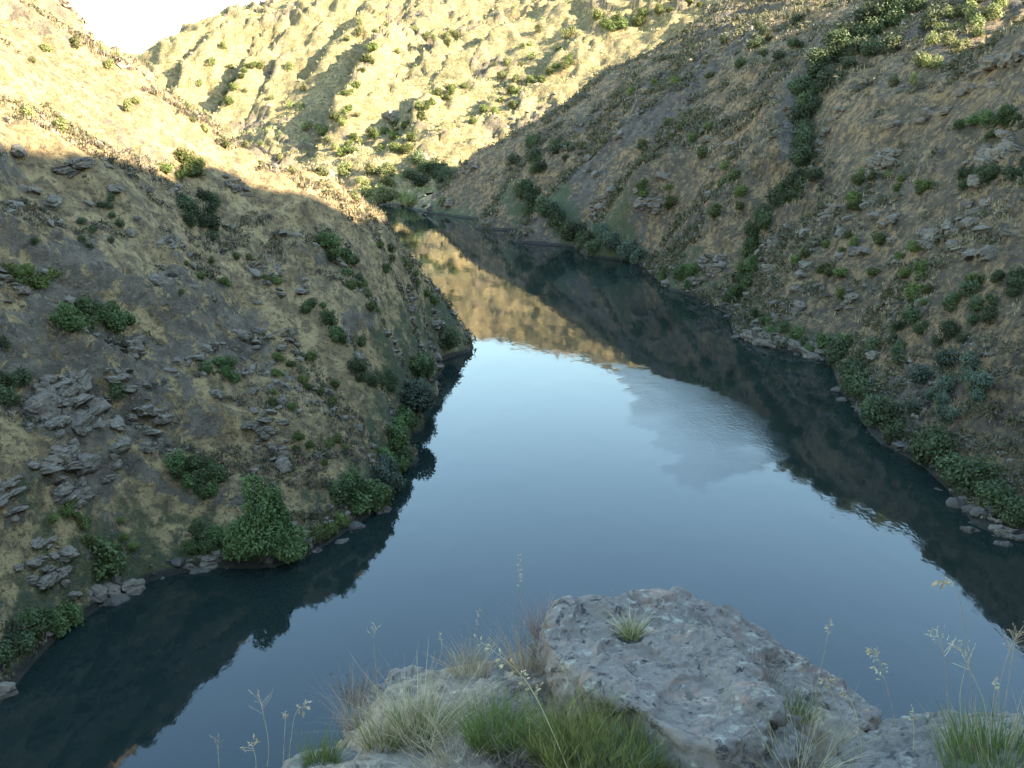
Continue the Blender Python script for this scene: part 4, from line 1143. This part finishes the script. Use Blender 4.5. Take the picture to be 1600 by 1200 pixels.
slab_rock('lower_face', on_plane(pl3, [(1150,1168),(1190,1140),(1230,1118),(1262,1140),(1250,1185),(1225,1225),(1160,1220)]),
          0.6, M_rock2, big, 12, 0.05, 0.08, 200, 50, 36, 0.05, facet=0.07, org=big_org)

def fg_rock(pts, ys, label, mat, seed, depth=0.6, parts=None, **kw):
    pl = plane3(P(*pts[0], ys[0]), P(*pts[1], ys[1]), P(*pts[2], ys[2]))
    outline = on_plane(pl, pts[3:])
    org = np.array(outline).mean(0); org[2] -= depth * 0.6
    o = slab_rock('boulder', outline, depth, mat, None, seed, org=org, **kw)
    o.location = org
    return tag(o, label, 'boulder')
fg_rock([(560,1090),(660,1048),(620,1135),(540,1120),(548,1092),(580,1064),(615,1046),(665,1042),(702,1058),(712,1080),(655,1108),(610,1134),(570,1150)], (4.9,5.15,4.6), 'pale weathered rock at the left end of the ledge', M_rock, 21, 0.8, na=240, nr=60, amp=0.055, facet=0.08)
fg_rock([(710,1090),(790,1045),(820,1100),(672,1104),(700,1072),(735,1052),(790,1040),(850,1052),(858,1085),(815,1118),(740,1126)], (4.75,5.1,4.6), 'bluish grey rock between the pale rock and the big boulder', M_rock2, 25, 0.6, na=240, nr=60, amp=0.05, facet=0.07)
fg_rock([(790,1030),(850,1012),(860,1040),(770,1040),(785,1022),(845,1008),(880,1020),(870,1050),(810,1056)], (5.3,5.4,5.1), 'small brownish rock behind the bluish grey rock', M_rock2, 26, 0.5, na=160, nr=36, ns=24, amp=0.04, facet=0.05)
fg_rock([(470,1195),(530,1178),(560,1215),(425,1215),(445,1192),(490,1176),(545,1174),(590,1186),(610,1215),(520,1245)], (4.3,4.4,4.1), 'small dark rock at the bottom edge left of the grass', M_rock2, 29, 0.5, na=180, nr=46, ns=30, amp=0.04, facet=0.06)
fg_rock([(1290,1175),(1450,1116),(1560,1180),(1268,1215),(1285,1178),(1325,1148),(1385,1124),(1450,1113),(1530,1112),(1610,1120),(1720,1150),(1740,1290),(1500,1330),(1290,1270)], (4.0,4.5,3.9), 'smooth streaked grey rock at the bottom right corner', M_rock2, 33, 0.7, na=320, nr=90, amp=0.04, facet=0.05)
fg_rock([(820,1185),(900,1165),(880,1215),(800,1205),(830,1172),(900,1162),(930,1185),(900,1225),(830,1232)], (4.1,4.25,4.0), 'low grey stone half hidden under the green broom', M_rock2, 37, 0.35, na=140, nr=30, ns=20, amp=0.03, facet=0.04)

# ---- grasses and stalks of the foreground
def blades(seed, n, h, spread, lean, width, segs=5, curve=0.6, base=None, bias=(0, 0), hvar=0.4, flat=1.0):
    """curved tapering blades rising from a patch; returns V, F, tint"""
    r = np.random.default_rng(seed)
    a = r.uniform(0, 2 * np.pi, n); rad = spread * np.sqrt(r.random(n))
    b = np.stack([np.cos(a) * rad, np.sin(a) * rad * flat, np.zeros(n)], 1)
    if base is not None: b = base(b)
    da = a + r.normal(size=n) * 0.8
    ln = lean * (0.25 + 0.75 * rad / max(spread, 1e-6)) * (0.5 + r.random(n))
    dirx, diry = np.cos(da) * ln + bias[0], np.sin(da) * ln + bias[1]
    H = h * (1 - hvar + 2 * hvar * r.random(n))
    wa = r.uniform(0, np.pi, n); wx_, wy_ = np.cos(wa), np.sin(wa)
    w = width * r.uniform(0.6, 1.3, n)
    t = np.linspace(0, 1, segs + 1)
    V = np.zeros((n, segs + 1, 2, 3))
    cv = curve * (0.4 + 1.2 * r.random(n))
    for i, s in enumerate(t):
        hor = s + cv * s ** 2
        p = b + np.stack([dirx * H * hor, diry * H * hor, H * (s - 0.28 * cv * np.hypot(dirx, diry) * s ** 2.2)], 1)
        ww = (w * (1 - s) ** 0.7 * 0.5 + 0.0003)[:, None] * np.stack([wx_, wy_, np.zeros(n)], 1)
        V[:, i, 0] = p - ww; V[:, i, 1] = p + ww
    idx = np.arange(n * (segs + 1) * 2).reshape(n, segs + 1, 2)
    F = np.stack([idx[:, :-1, 0], idx[:, :-1, 1], idx[:, 1:, 1], idx[:, 1:, 0]], -1).reshape(-1, 4)
    tint = np.repeat(np.clip(r.random(n) * 0.7 + 0.15 + 0.0 * n, 0, 1), (segs + 1) * 2)
    return V.reshape(-1, 3), F, tint
M_blade = leaf_material('straw_blade', (0.20, 0.14, 0.07), (0.46, 0.37, 0.21), rnd=0.1, trans=0.3)
M_bladep = leaf_material('purplish_blade', (0.16, 0.11, 0.085), (0.33, 0.25, 0.19), rnd=0.1, trans=0.3)
M_bladeg = leaf_material('green_blade', (0.05, 0.085, 0.015), (0.17, 0.20, 0.05), rnd=0.1, trans=0.3)
M_twig = leaf_material('broom_twig', (0.07, 0.078, 0.016), (0.24, 0.22, 0.06), rnd=0.1, trans=0.25)
M_stalk = leaf_material('dry_stalk', (0.28, 0.20, 0.10), (0.48, 0.37, 0.20), rnd=0.15, trans=0.2)
M_stick = leaf_material('dead_twig', (0.10, 0.075, 0.055), (0.19, 0.145, 0.11), rnd=0.1, trans=0.0)

def foot3(px, py, dy=0.0):
    """where a plant at this pixel is rooted: on the ledge"""
    d = ray(px, py); t = 2.6
    for _ in range(500):
        p = d * t
        if CAMZ + p[2] < lz(p[0], p[1]) or t > 6.2: break
        t += 0.008
    return np.array((p[0], p[1] + dy, lz(p[0], p[1] + dy)))
def tuft(px, py, n, h, spread, lean, width, mat, label, seed, at=None, group=None, **kw):
    q = np.array(at) if at is not None else foot3(px, py)
    V, F, t = blades(seed, n, h, spread, lean, width, **kw)
    o = link('grass_tuft', mesh_np('grass_tuft', V, F, mat, False, {'tint': t})); o.location = q - np.array((0, 0, 0.015))
    return tag(o, label, 'grass', group)
def two_tuft(px, py, label, seed, parts, at=None):
    q = np.array(at) if at is not None else foot3(px, py)
    root = tag(empty('grass_tuft', q - np.array((0, 0, 0.015))), label, 'grass')
    for k, (nm, n, h, spread, lean, width, mat, kw) in enumerate(parts):
        V, F, t = blades(seed + k, n, h, spread, lean, width, **kw)
        link(nm, mesh_np(nm, V, F, mat, False, {'tint': t}), root)
    return root
# big straw tuft with a green base, lower left of centre
two_tuft(655, 1150, 'big straw tuft with green base at the foot of the pale rock', 301,
         [('dry_blades', 300, 0.24, 0.13, 0.55, 0.0035, M_blade, dict(bias=(0.10, 0.0), curve=0.8)), ('green_base', 220, 0.15, 0.12, 0.5, 0.004, M_bladeg, {})])
two_tuft(600, 1165, 'straw tuft with green shoots at the left of the big tuft', 311,
         [('dry_blades', 140, 0.20, 0.10, 0.45, 0.0035, M_blade, dict(curve=0.5)), ('green_base', 90, 0.14, 0.09, 0.4, 0.004, M_bladeg, {})])
tuft(745, 1130, 300, 0.16, 0.13, 1.1, 0.003, M_bladep, 'flattened purplish straw lying right of the big tuft', 321, curve=1.2, bias=(0.35, -0.1))
tuft(740, 1052, 220, 0.16, 0.10, 0.55, 0.0032, M_blade, 'pale straw tuft standing between the pale and bluish rocks', 331, at=(*(G3(735,1050,*plane3(P(700,1050,5.15),P(790,1040,5.3),P(740,1062,5.0)))),), curve=0.6)
tuft(830, 1030, 170, 0.22, 0.09, 0.45, 0.0032, M_blade, 'upright straw tuft at the left foot of the big boulder', 341, at=P(826, 1045, 4.9))
tuft(850, 980, 200, 0.16, 0.08, 0.6, 0.0028, M_bladep, 'purplish wispy tuft behind the left shoulder of the big boulder', 351, at=P(852, 990, 5.1))
two_tuft(982, 988, 'small yellow-green tuft growing in the crack on top of the big boulder', 361,
         [('dry_blades', 110, 0.12, 0.035, 0.75, 0.003, M_blade, {}), ('green_base', 90, 0.09, 0.035, 0.7, 0.003, M_bladeg, {})], at=P(986, 994, 4.76))
tuft(1235, 1120, 160, 0.15, 0.10, 0.5, 0.0035, M_bladeg, 'green tuft in the gap behind the right side of the big boulder', 371, at=P(1236, 1125, 4.4))
tuft(1190, 1062, 70, 0.10, 0.10, 0.5, 0.003, M_bladep, 'thin dry tuft in the hollow of the rear ledge', 381, at=P(1190, 1058, 4.75))
tuft(1275, 1165, 150, 0.20, 0.14, 0.6, 0.003, M_blade, 'straw tuft between the big boulder and the corner rock', 391, at=P(1270, 1175, 4.1))
tuft(505, 1192, 200, 0.14, 0.07, 0.45, 0.004, M_bladeg, 'small green tuft on the dark rock at the bottom edge', 401, at=P(503, 1195, 4.25))
tuft(1255, 1220, 160, 0.22, 0.10, 0.7, 0.0035, M_blade, 'straw tuft at the bottom edge under the big boulder', 411, at=P(1245, 1225, 3.7))
two_tuft(1560, 1200, 'dense green grass clump in the bottom right corner', 421,
         [('green_blades', 800, 0.17, 0.24, 0.35, 0.004, M_bladeg, {}), ('dry_blades', 120, 0.24, 0.24, 0.4, 0.003, M_blade, {})], at=P(1562, 1205, 3.8))
tuft(555, 1135, 150, 0.22, 0.08, 0.5, 0.003, M_bladep, 'grey-brown wispy tuft at the left tip of the pale rock', 431, at=P(556, 1130, 4.75))
tuft(720, 1185, 260, 0.13, 0.22, 0.9, 0.003, M_blade, 'short straw lying in front of the green-based tuft', 441)
tuft(900, 1195, 200, 0.12, 0.20, 0.9, 0.003, M_bladep, 'short dead straw under the front of the green broom', 451)
tuft(1110, 1185, 260, 0.12, 0.20, 0.9, 0.003, M_bladep, 'dark dead straw under the front edge of the big boulder', 461)

# green broom: bundles of whip-like twigs on woody stems
def broom(name, px, py, at, w, h, n, label, mat, seed, tufts=9):
    q = np.array(at)
    root = tag(empty(name, q), label, 'shrub')
    r = np.random.default_rng(seed)
    Vs, Fs, Ts, off = [], [], [], 0
    for k in range(tufts):
        ox, oy = (r.random() - .5) * w, (r.random() - .5) * w * 0.5
        hh = h * (0.65 + 0.5 * r.random()) * (1 - 0.35 * abs(ox) / (w * .5))
        V, F, t = blades(seed * 31 + k, n // tufts, hh, 0.10, 0.55, 0.0026, 4, 0.25, bias=(ox * 0.7, 0))
        V = V + np.array((ox, oy, 0)); Vs.append(V); Fs.append(F + off); Ts.append(np.clip(t * 0.8 + 0.25 * (r.random() - .3), 0, 1)); off += len(V)
        # side twigs branching from the upper part
        m = n // tufts
        V2, F2, t2 = blades(seed * 57 + k, m, hh * 0.42, 0.01, 0.7, 0.0022, 3, 0.2)
        src = V.reshape(-1, 5, 2, 3)[r.integers(0, n // tufts, m), r.integers(1, 4, m), 0]
        V2 = (V2.reshape(m, -1, 3) + src[:, None]).reshape(-1, 3); Vs.append(V2); Fs.append(F2 + off); Ts.append(np.clip(t2 + 0.1, 0, 1)); off += len(V2)
    link('twigs', mesh_np('twigs', np.concatenate(Vs), np.concatenate(Fs), mat, False, {'tint': np.concatenate(Ts)}), root)
    V, F, t = blades(seed + 5, 40, h * 0.55, w * 0.3, 0.5, 0.010, 4, 0.2, flat=0.5)
    link('stems', mesh_np('stems', V, F, M_stick, False, {'tint': t}), root)
    return root
broom('green_broom', 930, 1130, foot3(915, 1185), 0.56, 0.20, 2400, 'bushy green broom in front of the big boulder', M_twig, 71, 12)
broom('green_broom', 1030, 1150, foot3(1025, 1190), 0.36, 0.17, 1100, 'lower green broom sprawling on the front of the big boulder', M_twig, 72, 6)
broom('green_broom', 810, 1110, foot3(800, 1165), 0.30, 0.18, 900, 'yellowish broom at the left of the bushy green broom', M_bladeg, 73, 5)
M_glauc = leaf_material('grey_green_twig', (0.07, 0.11, 0.06), (0.17, 0.22, 0.13), rnd=0.1)
broom('grey_green_shrublet', 1005, 1180, foot3(1000, 1215), 0.24, 0.20, 600, 'small grey-green shrublet at the bottom edge below the broom', M_glauc, 74, 4)

# dead heather twigs
def twig_plant(at, h, label, seed):
    V, F, t = blades(seed, 60, h, 0.05, 0.7, 0.004, 4, 0.1)
    r = np.random.default_rng(seed)
    src = V.reshape(-1, 5, 2, 3)[r.integers(0, 60, 260), r.integers(1, 4, 260), 0]
    V2, F2, t2 = blades(seed + 1, 260, h * 0.3, 0.005, 0.9, 0.0025, 2, 0.1)
    V2 = (V2.reshape(260, -1, 3) + src[:, None]).reshape(-1, 3)
    o = link('dead_shrub', mesh_np('dead_shrub', np.vstack([V, V2]), np.vstack([F, F2 + len(V)]), M_stick, False, {'tint': np.concatenate([t, t2])}))
    o.location = at
    return tag(o, label, 'dead shrub')
twig_plant(P(552, 1105, 4.95), 0.17, 'bare brown shrublet at the left tip of the ledge', 81)
twig_plant(P(862, 1040, 4.75), 0.20, 'dark dead shrublet against the left side of the big boulder', 82)
twig_plant(foot3(1090, 1195), 0.12, 'dark dead shrublet in the shadow under the big boulder', 83)
twig_plant(foot3(800, 1195), 0.14, 'brown dead shrublet at the bottom edge in the middle', 84)

def stalk(pix, y0, y1, label, kind='spike', seed=0, width=0.0044, head=0.25, n=26):
    """one dry grass stalk through the given pixels, root first; with its seed head"""
    r = np.random.default_rng(seed)
    pts = np.array([P(px, py, y0 + (y1 - y0) * i / (len(pix) - 1)) for i, (px, py) in enumerate(pix)])
    # smooth curve through the points
    m = 22; tt = np.linspace(0, len(pts) - 1, m); C_ = np.zeros((m, 3))
    ext = np.vstack([2 * pts[0] - pts[1], pts, 2 * pts[-1] - pts[-2]])
    for j, t in enumerate(tt):
        i = min(int(t), len(pts) - 2); f = t - i; p0, p1, p2, p3 = ext[i:i + 4]
        C_[j] = 0.5 * (2 * p1 + (p2 - p0) * f + (2 * p0 - 5 * p1 + 4 * p2 - p3) * f * f + (3 * p1 - p0 - 3 * p2 + p3) * f ** 3)
    org = pts[0].copy()
    root = tag(empty('grass_stalk', org), label, 'grass stalk')
    V = []
    for j in range(m):
        w = width * (1 - 0.65 * j / m) * 0.5
        for a in (0, 2.09, 4.19): V.append(C_[j] + np.array((math.cos(a) * w, math.sin(a) * w, 0)) - org)
    F = [(j * 3 + a, j * 3 + (a + 1) % 3, (j + 1) * 3 + (a + 1) % 3, (j + 1) * 3 + a) for j in range(m - 1) for a in range(3)]
    link('stem', mesh_np('stem', np.array(V), np.array(F), M_stalk, True, {'tint': np.full(len(V), 0.55)}), root)
    if kind == 'bare': return root
    # seed head: spikelets on short side branches
    V, F = [], []
    s0 = 1 - head
    L = np.linalg.norm(np.diff(C_, axis=0), axis=1).sum()
    n = int(n * 0.7)
    for k in range(n):
        f = s0 + head * (k + r.random()) / n
        j = min(int(f * (m - 1)), m - 2); g = f * (m - 1) - j; p = C_[j] * (1 - g) + C_[j + 1] * g - org
        tan = C_[j + 1] - C_[j]; tan /= np.linalg.norm(tan)
        sz = {'spike': 0.016, 'plume': 0.022, 'airy': 0.011}[kind] * r.uniform(.7, 1.3)
        reach = {'spike': 0.010, 'plume': 0.045, 'airy': 0.075}[kind] * (1.25 - 0.9 * (f - s0) / head) * r.uniform(.4, 1.2)
        side = np.cross(tan, r.normal(size=3)); side /= np.linalg.norm(side)
        dirv = side * 0.8 + tan * 0.75 + np.array((0, 0, -0.35 if kind == 'plume' else 0.0)); dirv /= np.linalg.norm(dirv)
        e = p + dirv * reach
        pw = np.cross(dirv, r.normal(size=3)); pw /= np.linalg.norm(pw)
        b = len(V)
        V += [p - pw * .0008, p + pw * .0008, e + pw * .0008, e - pw * .0008]; F.append((b, b + 1, b + 2, b + 3))
        for q_ in range(3 if kind != 'airy' else 2):
            dv = dirv + r.normal(size=3) * 0.45 + np.array((0, 0, -0.25)); dv /= np.linalg.norm(dv)
            st = e - dirv * reach * 0.35 * q_ * r.random()
            pw = np.cross(dv, r.normal(size=3)); pw /= np.linalg.norm(pw)
            b = len(V); V += [st, st + dv * sz * .5 + pw * sz * .17, st + dv * sz, st + dv * sz * .5 - pw * sz * .17]; F.append((b, b + 1, b + 2, b + 3))
    t = np.repeat(np.clip(r.random(len(V) // 4) * 0.6 + 0.3, 0, 1), 4)
    link('seed_head', mesh_np('seed_head', np.array(V), np.array(F), M_stalk, False, {'tint': t}), root)
    return root
stalk([(1520,1165),(1518,1060),(1510,1000),(1498,930),(1484,906),(1466,912)], 4.1, 4.3, 'tall arching stalk with drooping head at right', 'plume', 1, head=0.30, n=20)
stalk([(1405,1165),(1390,1090),(1372,1030),(1360,1012)], 4.2, 4.4, 'stalk with bushy yellow plume above the corner rock', 'plume', 2, head=0.55, n=30)
stalk([(1285,1190),(1276,1090),(1290,1010),(1297,966)], 4.2, 4.5, 'tall straight bare stalk beside the rear ledge', 'spike', 3, head=0.22, n=14)
stalk([(1482,1150),(1480,1080),(1472,1010),(1456,985)], 4.0, 4.2, 'airy seed head on the left of the right corner stalks', 'airy', 4, head=0.45, n=34)
stalk([(1545,1150),(1535,1090),(1512,1040),(1496,1006)], 4.0, 4.2, 'airy stalk leaning left among the right corner stalks', 'airy', 5, head=0.4, n=30)
stalk([(1560,1160),(1572,1090),(1583,1020),(1588,990)], 4.0, 4.2, 'airy stalk at the right frame edge', 'airy', 6, head=0.45, n=34)
stalk([(1548,1160),(1560,1080),(1580,1010),(1612,960)], 4.05, 4.2, 'stalk leaning out past the right frame edge', 'airy', 7, head=0.4, n=26)
stalk([(1575,1170),(1590,1110),(1606,1060)], 3.9, 4.0, 'short bare stalk low in the right corner', 'bare', 8)
stalk([(1505,1160),(1500,1090),(1508,1045)], 3.95, 4.05, 'short bare stalk beside the arching stalk', 'bare', 9)
stalk([(1540,1165),(1552,1100),(1556,1060)], 3.95, 4.05, 'short spiked stalk between the airy stalks', 'spike', 10, head=0.3, n=12)
stalk([(1330,1215),(1318,1130),(1300,1085),(1292,1060)], 3.9, 4.2, 'stalk with small drooping tip before the corner rock', 'plume', 11, head=0.22, n=10)
stalk([(1350,1215),(1342,1140),(1330,1095),(1312,1080)], 3.9, 4.1, 'bent stalk crossing the left of the corner rock', 'spike', 12, head=0.25, n=10)
stalk([(1425,1195),(1428,1150),(1426,1105)], 3.9, 4.0, 'short straight stalk in front of the corner rock', 'spike', 13, head=0.3, n=10)
stalk([(900,1235),(870,1160),(835,1085),(800,1040),(742,996)], 3.6, 4.3, 'long pale stalk slanting left across the green broom', 'plume', 14, 0.006, head=0.55, n=34)
stalk([(735,1060),(742,1010),(748,952)], 4.9, 5.0, 'thin upright stalk above the pale straw tuft', 'spike', 15, head=0.25, n=10)
stalk([(820,1050),(812,960),(812,865)], 5.0, 5.1, 'tallest thin stalk left of the big boulder', 'spike', 16, 0.0035, head=0.28, n=16)
stalk([(660,1120),(672,1060),(690,1020),(686,990)], 4.6, 4.8, 'pale stalk rising from the big straw tuft', 'spike', 17, head=0.2, n=8)
stalk([(612,1120),(590,1080),(560,1040),(546,1018)], 4.6, 4.8, 'stalk leaning left over the pale rock', 'bare', 18)
stalk([(592,1120),(588,1050),(584,1005),(588,980)], 4.7, 4.8, 'upright stalk with small head above the pale rock', 'airy', 19, head=0.25, n=14)
stalk([(572,1140),(562,1120),(560,1078)], 4.5, 4.6, 'short stalk at the left tip of the pale rock', 'bare', 20)
stalk([(410,1240),(420,1170),(410,1110),(404,1085)], 4.0, 4.2, 'branched stalk at the far left of the ledge', 'airy', 21, head=0.4, n=24)
stalk([(440,1240),(444,1160),(446,1125),(446,1112)], 4.0, 4.2, 'upright stalk second from the left edge of the ledge', 'spike', 22, head=0.3, n=14)
stalk([(448,1240),(454,1160),(462,1115),(476,1102)], 4.0, 4.2, 'hooked stalk with drooping golden head at left', 'plume', 23, head=0.25, n=14)
stalk([(395,1240),(400,1190),(392,1160)], 4.0, 4.1, 'short stalk at the bottom left of the ledge', 'plume', 24, head=0.3, n=10)
stalk([(345,1230),(342,1190),(340,1150)], 4.05, 4.1, 'lone stalk at the bottom left', 'airy', 25, head=0.4, n=14)
stalk([(512,1175),(516,1140),(522,1112)], 4.3, 4.4, 'thin stalk just left of the pale rock', 'bare', 26)
stalk([(742,1200),(720,1165),(690,1160),(630,1154)], 3.9, 4.2, 'fallen stalk lying over the straw at bottom centre', 'bare', 27, 0.005)
stalk([(775,1135),(762,1095),(755,1080)], 4.4, 4.5, 'broken stalk in front of the bluish grey rock', 'bare', 28)
